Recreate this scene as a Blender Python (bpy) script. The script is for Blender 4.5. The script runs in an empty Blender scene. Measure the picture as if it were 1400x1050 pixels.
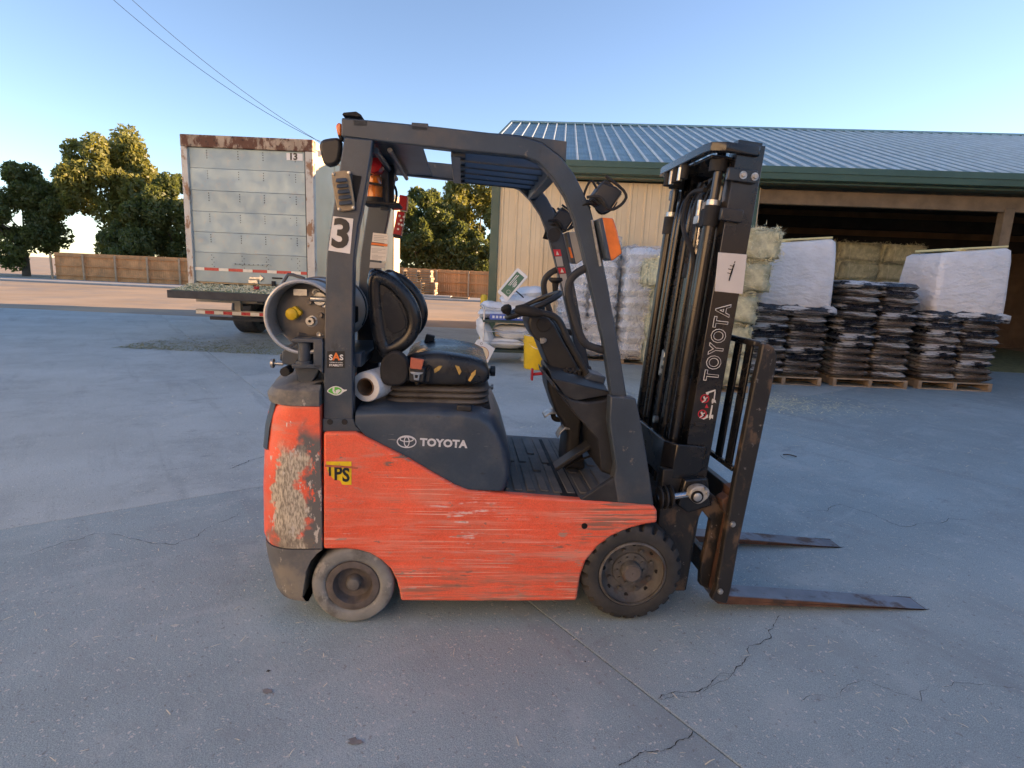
import bpy, bmesh, math, random
import numpy as np
from mathutils import Vector, Matrix, Euler
rnd = random.Random(7)
R = math.radians
sc = bpy.context.scene
col = sc.collection

# ------------------------------------------------------------ camera
cam_d = bpy.data.cameras.new('camera'); cam = bpy.data.objects.new('camera', cam_d); col.objects.link(cam)
PITCH, ROLL = R(10.6), R(2.55)
cam.matrix_world = Matrix.Translation((0, 0, 1.577)) @ Matrix.Rotation(R(90) - PITCH, 4, 'X') @ Matrix.Rotation(ROLL, 4, 'Z')
cam_d.sensor_width = 36; cam_d.lens = 788 / 1400 * 36; cam_d.clip_start = .05; cam_d.clip_end = 3000
sc.camera = cam

# ------------------------------------------------------------ light
SUN_AZ, SUN_EL = R(80), R(8.4)           # azimuth from +Y towards +X
w = bpy.data.worlds.new('World'); sc.world = w; w.use_nodes = True
wn = w.node_tree; wn.nodes.clear()
sky = wn.nodes.new('ShaderNodeTexSky'); sky.sky_type = 'NISHITA'; sky.sun_disc = False
sky.sun_elevation = SUN_EL; sky.sun_rotation = SUN_AZ; sky.altitude = 500; sky.air_density = .8; sky.dust_density = .12; sky.ozone_density = 2.6
bg = wn.nodes.new('ShaderNodeBackground'); bg.inputs['Strength'].default_value = .118
wo = wn.nodes.new('ShaderNodeOutputWorld')
wn.links.new(sky.outputs[0], bg.inputs[0]); wn.links.new(bg.outputs[0], wo.inputs[0])
sd = bpy.data.lights.new('sun', 'SUN'); sd.energy = 5.0; sd.angle = R(.55); sd.color = (1, .77, .52)
so = bpy.data.objects.new('sun', sd); col.objects.link(so)
tosun = Vector((math.sin(SUN_AZ) * math.cos(SUN_EL), math.cos(SUN_AZ) * math.cos(SUN_EL), math.sin(SUN_EL)))
so.rotation_euler = tosun.to_track_quat('Z', 'Y').to_euler(); so.location = tosun * 60
sc.view_settings.view_transform = 'Standard'; sc.view_settings.look = 'None'
sc.view_settings.gamma = 1; sc.view_settings.exposure = 1.95; sc.view_settings.use_white_balance = True; sc.view_settings.white_balance_temperature = 8000; sc.view_settings.white_balance_tint = 21; sc.view_settings.use_curve_mapping = False

# ------------------------------------------------------------ materials
MATS = {}
def M(name, color, rough=.6, metal=0., var=.12, vscale=6., bump=None, layers=(), spec=.5, coat=0., jitter=0., trans=0., speck=0.):
    """Procedural material: base colour + broad noise variation + wear layers (dict: color, scale, st, lo, hi, amt, box, rough)."""
    if name in MATS: return MATS[name]
    m = bpy.data.materials.new(name); m.use_nodes = True; nt = m.node_tree; N = nt.nodes; L = nt.links
    b = N['Principled BSDF']
    tc = N.new('ShaderNodeTexCoord'); P = tc.outputs['Object']
    def noise(scale, st=(1, 1, 1), detail=4, rough_=.6, off=0.):
        mp = N.new('ShaderNodeMapping'); mp.inputs['Scale'].default_value = st; mp.inputs['Location'].default_value = (off, off * 1.7, off * .6)
        L.new(P, mp.inputs[0])
        n = N.new('ShaderNodeTexNoise'); n.inputs['Scale'].default_value = scale; n.inputs['Detail'].default_value = detail
        n.inputs['Roughness'].default_value = rough_
        L.new(mp.outputs[0], n.inputs['Vector']); return n.outputs['Fac']
    def mrange(s, lo, hi, a=0., c=1., smooth=True):
        r = N.new('ShaderNodeMapRange'); r.interpolation_type = 'SMOOTHSTEP' if smooth else 'LINEAR'
        for i, v in ((1, lo), (2, hi), (3, a), (4, c)): r.inputs[i].default_value = v
        L.new(s, r.inputs[0]); return r.outputs[0]
    def math_(op, a, c):
        n = N.new('ShaderNodeMath'); n.operation = op
        for i, v in enumerate((a, c)):
            if hasattr(v, 'is_linked'): L.new(v, n.inputs[i])
            else: n.inputs[i].default_value = v
        return n.outputs[0]
    def mix(f, a, c, mode='MIX'):
        n = N.new('ShaderNodeMix'); n.data_type = 'RGBA'; n.blend_type = mode
        for i, v in ((0, f), (6, a), (7, c)):
            if hasattr(v, 'is_linked'): L.new(v, n.inputs[i])
            else: n.inputs[i].default_value = v if i == 0 else (*v, 1)
        return n.outputs[2]
    c = None
    rs = None
    nv = mrange(noise(vscale, off=3.1), .25, .75, 1 - var, 1 + var)
    vm = N.new('ShaderNodeVectorMath'); vm.operation = 'SCALE'; vm.inputs[0].default_value = color; L.new(nv, vm.inputs['Scale'])
    c = vm.outputs[0]
    if jitter:
        oi = N.new('ShaderNodeObjectInfo'); jv = mrange(oi.outputs['Random'], 0, 1, 1 - jitter, 1 + jitter, False)
        v2 = N.new('ShaderNodeVectorMath'); v2.operation = 'SCALE'; L.new(c, v2.inputs[0]); L.new(jv, v2.inputs['Scale']); c = v2.outputs[0]
    if speck:
        sp = mrange(noise(220, detail=2), .3, .7, 1 - speck, 1 + speck)
        v3 = N.new('ShaderNodeVectorMath'); v3.operation = 'SCALE'; L.new(c, v3.inputs[0]); L.new(sp, v3.inputs['Scale']); c = v3.outputs[0]
    rfac = rough
    for i, l in enumerate(layers):
        k = mrange(noise(l.get('scale', 5), l.get('st', (1, 1, 1)), l.get('detail', 6), l.get('nr', .65), off=11.3 * (i + 1)), l['lo'], l['hi'])
        if 'mask' in l:
            s2, lo2, hi2 = l['mask']; k = math_('MULTIPLY', k, mrange(noise(s2, off=5.7 * (i + 2)), lo2, hi2))
        if 'box' in l:                                   # soft-edged region in object space: (axis, from, full) pairs
            sx = N.new('ShaderNodeSeparateXYZ'); L.new(P, sx.inputs[0])
            wob = mrange(noise(9, off=2.2 * i), .2, .8, -.06, .06)
            for ax, lo3, hi3 in l['box']:
                k = math_('MULTIPLY', k, mrange(math_('ADD', sx.outputs[ax], wob), lo3, hi3))
        k = math_('MULTIPLY', k, l.get('amt', 1.))
        lc = l['color']
        if 'color2' in l:
            lc = mix(mrange(noise(l.get('s2', 60), l.get('s2st', (1, 1, 1)), detail=5, off=7.7 * i), .36, .66), l['color'], l['color2'])
        c = mix(k, c, lc)
        if 'rough' in l:
            rm = N.new('ShaderNodeMix'); L.new(k, rm.inputs[0])
            if hasattr(rfac, 'is_linked'): L.new(rfac, rm.inputs[2])
            else: rm.inputs[2].default_value = rfac
            rm.inputs[3].default_value = l['rough']; rfac = rm.outputs[0]
    L.new(c, b.inputs['Base Color'])
    if not hasattr(rfac, 'is_linked'):
        rfac = mrange(noise(vscale * 2.5, off=8.), .2, .8, max(.03, rough - .1), min(1, rough + .1))
    L.new(rfac, b.inputs['Roughness'])
    b.inputs['Metallic'].default_value = metal; b.inputs['Specular IOR Level'].default_value = spec
    if coat: b.inputs['Coat Weight'].default_value = coat; b.inputs['Coat Roughness'].default_value = .12
    if trans: b.inputs['Transmission Weight'].default_value = trans
    if bump:
        bn = N.new('ShaderNodeBump'); bn.inputs['Strength'].default_value = bump[1]; bn.inputs['Distance'].default_value = bump[2]
        L.new(noise(bump[0], bump[3] if len(bump) > 3 else (1, 1, 1), 5), bn.inputs['Height']); L.new(bn.outputs[0], b.inputs['Normal'])
    MATS[name] = m; return m

DIRT = (.16, .13, .10)
red_layers = [
    dict(color=(.80, .30, .22), scale=3.2, st=(.5, 1, 7), lo=.48, hi=.66, amt=.6, box=[(2, .74, .5)]),
    dict(color=(.84, .52, .43), scale=6, st=(.22, 1, 26), lo=.565, hi=.62, amt=.8, mask=(2.9, .44, .58), box=[(2, .84, .62)]),
    dict(color=(.26, .17, .14), scale=6, st=(.25, 1, 20), lo=.575, hi=.63, amt=.8, mask=(3.3, .45, .58), box=[(2, .80, .5)]),
    dict(color=(.20, .16, .13), scale=26, st=(.8, 1, 1.4), lo=.655, hi=.675, amt=.9, mask=(3.7, .46, .6)),
    dict(color=(.52, .30, .25), scale=5, st=(.6, 1, 3), lo=.55, hi=.70, amt=.5),
    dict(color=(.68, .20, .13), scale=2.6, st=(1, 1, 3), lo=.45, hi=.75, amt=.55),
    dict(color=(.60, .42, .40), scale=5, st=(.9, 1, 12), lo=.57, hi=.66, amt=.7, mask=(3.3, .55, .66)),
    dict(color=(.62, .55, .52), scale=9, st=(.8, 1, 9), lo=.585, hi=.63, amt=.85, mask=(4.6, .58, .65)),
    dict(color=(.74, .62, .60), scale=14, st=(.5, 1, 6), lo=.54, hi=.60, amt=.85, box=[(0, .30, .40), (0, .66, .56), (2, .62, .55), (2, .36, .44)], mask=(7, .47, .56)),
    dict(color=(.17, .145, .12), scale=9, st=(.6, 1, 5), lo=.60, hi=.64, amt=.95, mask=(3.6, .54, .62), rough=.8),
    dict(color=(.34, .27, .22), scale=16, st=(.7, 1, 3), lo=.60, hi=.64, amt=.8, mask=(4.1, .50, .6)),
    dict(color=(.20, .16, .12), scale=10, st=(.4, 1, 5), lo=.46, hi=.62, amt=.7, box=[(2, .28, .13)], rough=.85),
    dict(color=(.23, .12, .09), scale=6, st=(.4, 1, 7), lo=.50, hi=.70, amt=.45, box=[(2, .46, .20)]),
    dict(color=(.17, .14, .11), scale=8, st=(.45, 1, 12), lo=.50, hi=.58, amt=.8, box=[(0, .95, 1.1), (2, .66, .56), (2, .40, .5)], rough=.8),
]
M('red_paint', (.86, .125, .062), .48, var=.12, vscale=4, layers=red_layers, bump=(40, .2, .003, (.3, 1, 2)), speck=.10)
M('red_paint_chipped', (.86, .125, .062), .48, var=.14, vscale=4, bump=(70, .35, .004), speck=.06, layers=red_layers[3:6] + [
    dict(color=(.72, .66, .60), scale=30, st=(1.2, 1, .5), lo=.60, hi=.63, amt=.9, mask=(5, .45, .6)),
    dict(color=(.13, .13, .13), scale=7, st=(1, 1, .45), detail=12, nr=.8, lo=.42, hi=.44, box=[(2, .98, .88), (0, -.215, -.175)], amt=1., rough=.8),
    dict(color=(.60, .54, .43), color2=(.22, .195, .16), s2=130, s2st=(1, 1, .3), scale=7, st=(1, 1, .4), detail=12, nr=.8, lo=.36, hi=.385, amt=1., box=[(2, .86, .74), (0, -.335, -.31), (0, -.175, -.205)], rough=.95),
    dict(color=(.55, .52, .47), scale=24, st=(1.4, 1, .6), lo=.60, hi=.63, amt=.9, box=[(2, .9, .8)]),
    dict(color=(.18, .15, .12), scale=12, lo=.45, hi=.6, amt=.7, box=[(2, .5, .38)])])
grey_l = [dict(color=(.24, .225, .20), scale=3.2, lo=.46, hi=.80, amt=.45, rough=.8), dict(color=(.03, .03, .03), scale=11, st=(1, 1, 3), lo=.63, hi=.70, amt=.6), dict(color=(.17, .155, .13), scale=5, lo=.52, hi=.75, amt=.35, rough=.75),
          dict(color=(.30, .29, .28), scale=12, st=(.6, 1, 5), lo=.66, hi=.70, amt=.5)]
M('grey_paint', (.085, .087, .094), .42, var=.14, layers=grey_l, bump=(60, .06, .001), speck=.05)
M('grey_plastic', (.038, .060, .088), .36, var=.12, layers=grey_l, bump=(240, .12, .001), speck=.06)
M('grey_cast_worn', (.11, .115, .12), .6, var=.2, bump=(30, .3, .004), layers=[
    dict(color=(.26, .235, .19), scale=6, lo=.46, hi=.64, amt=.7, rough=.85), dict(color=(.40, .38, .34), scale=18, st=(1, 1, .5), lo=.62, hi=.66, amt=.8)])
M('guard_paint', (.040, .058, .080), .36, var=.16, layers=[dict(color=(.17, .14, .11), scale=3, lo=.46, hi=.72, amt=.45, rough=.6), dict(color=(.03, .03, .032), scale=13, st=(1, 1, .4), lo=.62, hi=.70, amt=.6), dict(color=(.22, .19, .16), scale=16, lo=.64, hi=.69, amt=.6)], bump=(50, .07, .001), speck=.05)
M('black_plastic', (.020, .021, .023), .48, var=.2, layers=[dict(color=(.10, .095, .09), scale=5, lo=.5, hi=.75, amt=.35, rough=.7)], bump=(200, .12, .001))
M('black_matte', (.014, .014, .015), .75, var=.2, layers=[dict(color=(.07, .062, .055), scale=7, lo=.5, hi=.72, amt=.5)])
M('mast_black', (.010, .010, .011), .26, var=.15, layers=[dict(color=(.045, .036, .028), scale=4, lo=.48, hi=.7, amt=.6, rough=.42)], coat=.25)
M('mast_worn', (.020, .019, .018), .42, var=.2, bump=(40, .25, .002), layers=[dict(color=(.13, .085, .055), scale=9, st=(1, 1, .7), lo=.53, hi=.63, amt=.75, rough=.8), dict(color=(.28, .26, .24), scale=26, lo=.64, hi=.68, amt=.6)])
M('fork_steel', (.22, .22, .24), .36, metal=.75, var=.2, bump=(30, .15, .002, (.3, 1, 1)), layers=[dict(color=(.16, .08, .05), scale=6, lo=.50, hi=.66, amt=.8, rough=.8)])
M('rust_steel', (.13, .065, .042), .7, metal=.2, var=.3, vscale=12, bump=(50, .3, .002), layers=[dict(color=(.05, .04, .035), scale=8, lo=.5, hi=.6, amt=.8)])
M('chrome', (.62, .62, .63), .22, metal=1, var=.08)
M('bright_steel', (.52, .52, .50), .38, metal=.85, var=.2, vscale=25, layers=[dict(color=(.2, .18, .15), scale=20, lo=.5, hi=.65, amt=.6)])
M('cast_alloy', (.42, .41, .38), .55, metal=.35, var=.2, vscale=25, layers=[dict(color=(.10, .09, .08), scale=16, lo=.53, hi=.64, amt=.8)], bump=(80, .2, .002))
M('rubber', (.027, .029, .030), .72, var=.2, vscale=12, bump=(60, .2, .002), layers=[dict(color=(.060, .055, .050), scale=5, lo=.42, hi=.7, amt=.7), dict(color=(.16, .15, .14), scale=30, st=(1, 1, 1), lo=.66, hi=.71, amt=.5)])
M('rubber_grey', (.21, .22, .215), .85, var=.2, vscale=8, bump=(40, .3, .003), layers=[dict(color=(.07, .066, .06), scale=7, lo=.48, hi=.66, amt=.7), dict(color=(.36, .35, .32), scale=16, st=(1, 1, .6), lo=.60, hi=.66, amt=.6)])
M('rim_dirty', (.085, .082, .078), .62, metal=.1, var=.3, vscale=14, bump=(60, .3, .003), layers=[dict(color=(.17, .17, .165), scale=7, lo=.42, hi=.66, amt=.8), dict(color=(.10, .06, .045), scale=12, lo=.58, hi=.66, amt=.7)])
M('rim_rust', (.115, .10, .093), .7, metal=.1, var=.3, vscale=14, bump=(60, .25, .002), layers=[dict(color=(.14, .12, .10), scale=9, lo=.5, hi=.7, amt=.6)])
M('vinyl', (.013, .015, .018), .26, var=.2, layers=[dict(color=(.055, .054, .053), scale=5, lo=.45, hi=.75, amt=.5, rough=.55)], bump=(26, .18, .004))
M('foam', (.52, .33, .10), .9, var=.25, vscale=30, bump=(120, .4, .003))
M('bellows', (.115, .105, .094), .7, var=.2, vscale=8, bump=(40, .2, .003), layers=[dict(color=(.05, .046, .042), scale=6, lo=.5, hi=.65, amt=.7)])
M('mat_rubber', (.12, .117, .112), .72, var=.2, vscale=5, bump=(160, .25, .002), layers=[dict(color=(.19, .175, .155), scale=4, lo=.45, hi=.72, amt=.6), dict(color=(.24, .22, .2), scale=20, st=(1, .6, 1), lo=.6, hi=.68, amt=.4)])
M('tank_alloy', (.46, .47, .47), .42, metal=.55, var=.12, vscale=8, layers=[dict(color=(.22, .20, .17), scale=6, lo=.5, hi=.72, amt=.5, rough=.6)], bump=(90, .08, .001))
M('tank_dirty', (.20, .175, .15), .6, metal=.35, var=.2, vscale=9, layers=[dict(color=(.34, .31, .28), scale=6, lo=.5, hi=.7, amt=.7)])
M('yellow_plastic', (.72, .46, .02), .42, var=.1)
M('white_plastic', (.74, .74, .72), .45, var=.06)
M('white_film', (.70, .70, .68), .3, var=.06, vscale=14, bump=(30, .1, .002), spec=.6)
M('cardboard', (.22, .13, .075), .85, var=.15, vscale=20)
M('dark_hole', (.006, .006, .006), .9, var=0)
M('orange_lens', (.78, .17, .03), .18, var=.15, vscale=20, coat=.6)
M('amber_lens', (.62, .16, .015), .2, var=.2, vscale=20, coat=.6, bump=(90, .3, .002, (1, 1, .2)))
M('red_bracket', (.36, .015, .022), .38, var=.25, vscale=18, coat=.3)
M('red_lens', (.42, .02, .03), .18, var=.15, coat=.6)
M('tan_edge', (.33, .25, .16), .6, var=.2, vscale=20)
M('mirror_glass', (.55, .55, .52), .06, metal=1, var=.02)
M('decal_white', (.74, .72, .69), .45, var=.05, vscale=9, layers=[dict(color=(.45, .42, .38), scale=14, lo=.60, hi=.7, amt=.5)])
M('patch_white', (.66, .61, .56), .6, var=.04, vscale=6, bump=(20, .1, .002))
M('decal_black', (.018, .02, .022), .42, var=.05)
M('decal_orange', (.80, .19, .04), .45, var=.04)
M('decal_green', (.08, .48, .06), .4, var=.1, vscale=40)
M('decal_yellow', (.78, .54, .02), .5, var=.12, vscale=20, layers=[dict(color=(.30, .25, .15), scale=40, lo=.6, hi=.68, amt=.7)])
M('decal_red', (.62, .03, .05), .45, var=.08)
M('decal_silver', (.66, .68, .72), .35, metal=.2, var=.04)
M('decal_grey_text', (.40, .40, .40), .5, var=.04)
M('decal_tag', (.46, .12, .07), .55, var=.1, vscale=50)
# surroundings
def ground_mat():
    m = M('concrete', (.285, .365, .38), .78, var=.14, vscale=.55, bump=(60, .5, .005), speck=.30, layers=[
        dict(color=(.20, .245, .245), scale=13, lo=.56, hi=.74, amt=.55, detail=12, nr=.8, mask=(1.9, .42, .62)),
        dict(color=(.235, .275, .285), scale=1.1, st=(.25, 2.6, 1), lo=.54, hi=.68, amt=.55, detail=9),
        dict(color=(.41, .48, .49), scale=1.7, st=(2.4, .4, 1), lo=.56, hi=.70, amt=.55, detail=9),
        dict(color=(.235, .275, .285), scale=1.3, lo=.48, hi=.68, amt=.55, detail=12, nr=.75),
        dict(color=(.41, .47, .475), scale=2.6, lo=.52, hi=.68, amt=.5, detail=8),
        dict(color=(.20, .23, .24), scale=5.5, st=(1.3, .5, 1), lo=.60, hi=.74, amt=.55, detail=8),
        dict(color=(.17, .165, .16), scale=45, lo=.63, hi=.73, amt=.6, detail=2),
        dict(color=(.62, .60, .55), scale=60, lo=.65, hi=.68, amt=.8, detail=2)])
    M('concrete_pale', (.37, .43, .43), .78, var=.14, vscale=.55, bump=(60, .5, .005), speck=.30, layers=[
        dict(color=(.20, .245, .245), scale=13, lo=.56, hi=.74, amt=.55, detail=12, nr=.8, mask=(1.9, .42, .62)),
        dict(color=(.235, .275, .285), scale=1.1, st=(.25, 2.6, 1), lo=.54, hi=.68, amt=.55, detail=9),
        dict(color=(.41, .48, .49), scale=1.7, st=(2.4, .4, 1), lo=.56, hi=.70, amt=.55, detail=9),
        dict(color=(.235, .275, .285), scale=1.3, lo=.48, hi=.68, amt=.55, detail=12, nr=.75),
        dict(color=(.41, .47, .475), scale=2.6, lo=.52, hi=.68, amt=.5, detail=8),
        dict(color=(.20, .23, .24), scale=5.5, st=(1.3, .5, 1), lo=.60, hi=.74, amt=.55, detail=8),
        dict(color=(.17, .165, .16), scale=45, lo=.63, hi=.73, amt=.6, detail=2),
        dict(color=(.62, .60, .55), scale=60, lo=.65, hi=.68, amt=.8, detail=2)])
    return m
ground_mat()
M('far_ground', (.42, .30, .20), .9, var=.14, vscale=.4, bump=(12, .3, .01), layers=[dict(color=(.26, .235, .21), scale=.35, lo=.45, hi=.65, amt=.7)])
M('stain', (.22, .21, .20), .85, var=.2, vscale=20)
M('kerb_concrete', (.38, .37, .35), .85, var=.12, vscale=2)
M('yellow_line', (.55, .42, .08), .8, var=.2, layers=[dict(color=(.26, .26, .26), scale=6, lo=.42, hi=.56, amt=.9)])
M('barn_wall', (.80, .61, .38), .5, var=.07, vscale=1.2, layers=[dict(color=(.68, .48, .28), scale=1.4, st=(1, 1, .3), lo=.5, hi=.75, amt=.4)], jitter=.03)
M('barn_roof', (.20, .32, .34), .38, metal=.4, var=.16, vscale=1.6, jitter=.05, layers=[dict(color=(.19, .28, .27), scale=1.4, st=(3, .7, 1), lo=.47, hi=.66, amt=.6)])
M('roof_rib_lit', (.50, .58, .60), .4, metal=.3, var=.1, vscale=2)  # paler than the sheets: sky light on the ribs put into the colour
M('barn_green', (.050, .105, .075), .42, var=.1, vscale=2)
M('barn_dark', (.030, .024, .020), .8, var=.3, vscale=2)
M('barn_brown', (.17, .105, .060), .8, var=.25, vscale=2)
M('galv_panel', (.42, .38, .31), .5, metal=.2, var=.1, vscale=3)
M('wood_beam', (.22, .15, .09), .8, var=.25, vscale=3, bump=(20, .3, .003, (.2, 1, 1)))
M('fence_wood', (.66, .31, .13), .8, var=.22, vscale=1.5, jitter=.18, bump=(14, .3, .004, (1, 1, .15)), layers=[dict(color=(.38, .22, .12), scale=2.2, st=(1, 1, .25), lo=.5, hi=.7, amt=.6)])
M('fence_post', (.50, .34, .21), .8, var=.15, vscale=3)
M('pallet_wood', (.37, .27, .18), .85, var=.25, vscale=4, jitter=.2, bump=(30, .3, .003, (.2, 1, 1)))
M('trailer_side', (.78, .60, .37), .45, var=.07, vscale=.8, layers=[dict(color=(.60, .42, .24), scale=2.5, st=(1, 1, .6), lo=.62, hi=.72, amt=.6)])
M('trailer_door', (.25, .345, .39), .45, metal=.25, var=.09, vscale=1.6, jitter=.07, layers=[dict(color=(.33, .34, .34), scale=9, lo=.56, hi=.7, amt=.5), dict(color=(.25, .24, .22), scale=38, lo=.68, hi=.72, amt=.6)], bump=(10, .1, .004))
M('trailer_rust', (.40, .29, .20), .75, var=.3, vscale=4, bump=(30, .3, .004), layers=[dict(color=(.13, .045, .022), scale=5, st=(1, 1, .6), lo=.47, hi=.56, amt=.95), dict(color=(.05, .025, .018), scale=9, lo=.56, hi=.66, amt=.8)])
M('trailer_post', (.60, .55, .47), .6, var=.1, vscale=4, layers=[dict(color=(.30, .13, .05), scale=5, st=(1, 1, .5), lo=.52, hi=.6, amt=.9)])
M('trailer_dark', (.030, .033, .038), .6, var=.3, vscale=5)
M('trailer_box', (.40, .34, .26), .7, var=.2, vscale=3)
M('tape_red', (.50, .02, .03), .3, var=.1); M('tape_white', (.72, .68, .60), .3, var=.08)
M('hay', (.60, .57, .38), .95, var=.28, vscale=7, jitter=.1, bump=(60, .8, .02), layers=[dict(color=(.40, .40, .25), scale=5, lo=.45, hi=.62, amt=.7), dict(color=(.56, .51, .33), scale=16, lo=.54, hi=.66, amt=.6)])
M('hay_strand', (.70, .66, .46), .9, var=.3, vscale=25, jitter=.12)
M('hay_litter', (.25, .26, .13), .95, var=.35, vscale=8, bump=(50, .8, .02))
M('straw', (.74, .68, .50), .85, var=.3, vscale=15)
M('bag_white', (.76, .80, .83), .38, var=.07, vscale=5, jitter=.06, bump=(9, .45, .03), layers=[dict(color=(.36, .40, .47), scale=11, st=(1, 1, 1.4), lo=.60, hi=.64, amt=.6, mask=(2.5, .48, .56))])
M('bag_block', (.80, .79, .78), .35, var=.07, vscale=3, bump=(5, .9, .06, (1, 1, 2.2)))
M('bag_black', (.022, .022, .026), .30, var=.2, vscale=6, bump=(8, .7, .04), layers=[dict(color=(.62, .60, .57), scale=2.4, st=(.7, .7, 6), lo=.50, hi=.54, amt=.95)])
M('bag_brown', (.17, .12, .085), .32, var=.3, vscale=6, bump=(8, .7, .04), layers=[dict(color=(.60, .57, .52), scale=2.8, st=(.6, .6, 7), lo=.5, hi=.55, amt=.9), dict(color=(.03, .03, .03), scale=3.1, st=(.5, .5, 9), lo=.52, hi=.56, amt=.95)])
M('sunlit_yellow', (.74, .66, .34), .7, var=.05)  # warm sunlight on the wrapped tops, put into the colour
M('cart_steel', (.62, .63, .64), .4, metal=.45, var=.15)
M('cart_green', (.05, .075, .06), .55, var=.15)
M('blue_plastic', (.08, .16, .55), .4, var=.1)
M('sign_green', (.03, .14, .085), .4, var=.06)
M('bollard_yellow', (.70, .50, .04), .5, var=.12); M('bollard_blue', (.05, .11, .28), .5, var=.1)
M('bark', (.10, .08, .06), .9, var=.3, vscale=5, bump=(12, .6, .02, (1, 1, .3)))
M('cream_metal', (.76, .69, .57), .5, var=.06, vscale=.8)
M('tan_metal', (.52, .38, .25), .55, var=.1, vscale=.8)
M('wire_black', (.03, .03, .032), .6, var=0)
M('twig_dark', (.05, .045, .04), .9, var=.2)

def leaf_mat(name, c1, c2, tl):
    m = bpy.data.materials.new(name); m.use_nodes = True; nt = m.node_tree; N = nt.nodes; L = nt.links; N.clear()
    geo = N.new('ShaderNodeNewGeometry'); o = N.new('ShaderNodeOutputMaterial')
    mx = N.new('ShaderNodeMix'); mx.data_type = 'RGBA'; mx.inputs[6].default_value = (*c1, 1); mx.inputs[7].default_value = (*c2, 1)
    L.new(geo.outputs['Random Per Island'], mx.inputs[0])
    d = N.new('ShaderNodeBsdfPrincipled'); d.inputs['Roughness'].default_value = .5; L.new(mx.outputs[2], d.inputs['Base Color'])
    t = N.new('ShaderNodeBsdfTranslucent'); t.inputs[0].default_value = (*tl, 1)
    ms = N.new('ShaderNodeMixShader'); ms.inputs[0].default_value = .38; L.new(d.outputs[0], ms.inputs[1]); L.new(t.outputs[0], ms.inputs[2]); L.new(ms.outputs[0], o.inputs[0])
    MATS[name] = m
leaf_mat('oak_leaf', (.055, .082, .03), (.11, .125, .042), (.27, .31, .07))
leaf_mat('pecan_leaf', (.085, .105, .033), (.18, .175, .05), (.44, .42, .09))

def film_mat():
    m = bpy.data.materials.new('clear_film'); m.use_nodes = True; nt = m.node_tree; N = nt.nodes; L = nt.links; N.clear()
    o = N.new('ShaderNodeOutputMaterial'); t = N.new('ShaderNodeBsdfTransparent'); g = N.new('ShaderNodeBsdfPrincipled')
    g.inputs['Base Color'].default_value = (.75, .78, .82, 1); g.inputs['Roughness'].default_value = .16
    tc = N.new('ShaderNodeTexCoord'); n = N.new('ShaderNodeTexNoise'); n.inputs['Scale'].default_value = 5; n.inputs['Detail'].default_value = 6; n.inputs['Distortion'].default_value = 1.5
    L.new(tc.outputs['Object'], n.inputs['Vector'])
    b = N.new('ShaderNodeBump'); b.inputs['Strength'].default_value = .9; b.inputs['Distance'].default_value = .06; L.new(n.outputs[0], b.inputs['Height']); L.new(b.outputs[0], g.inputs['Normal'])
    r = N.new('ShaderNodeMapRange'); r.inputs[1].default_value = .35; r.inputs[2].default_value = .7; r.inputs[3].default_value = .12; r.inputs[4].default_value = .55; L.new(n.outputs[0], r.inputs[0])
    ms = N.new('ShaderNodeMixShader'); L.new(r.outputs[0], ms.inputs[0]); L.new(t.outputs[0], ms.inputs[1]); L.new(g.outputs[0], ms.inputs[2]); L.new(ms.outputs[0], o.inputs[0])
    MATS['clear_film'] = m
film_mat()

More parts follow.
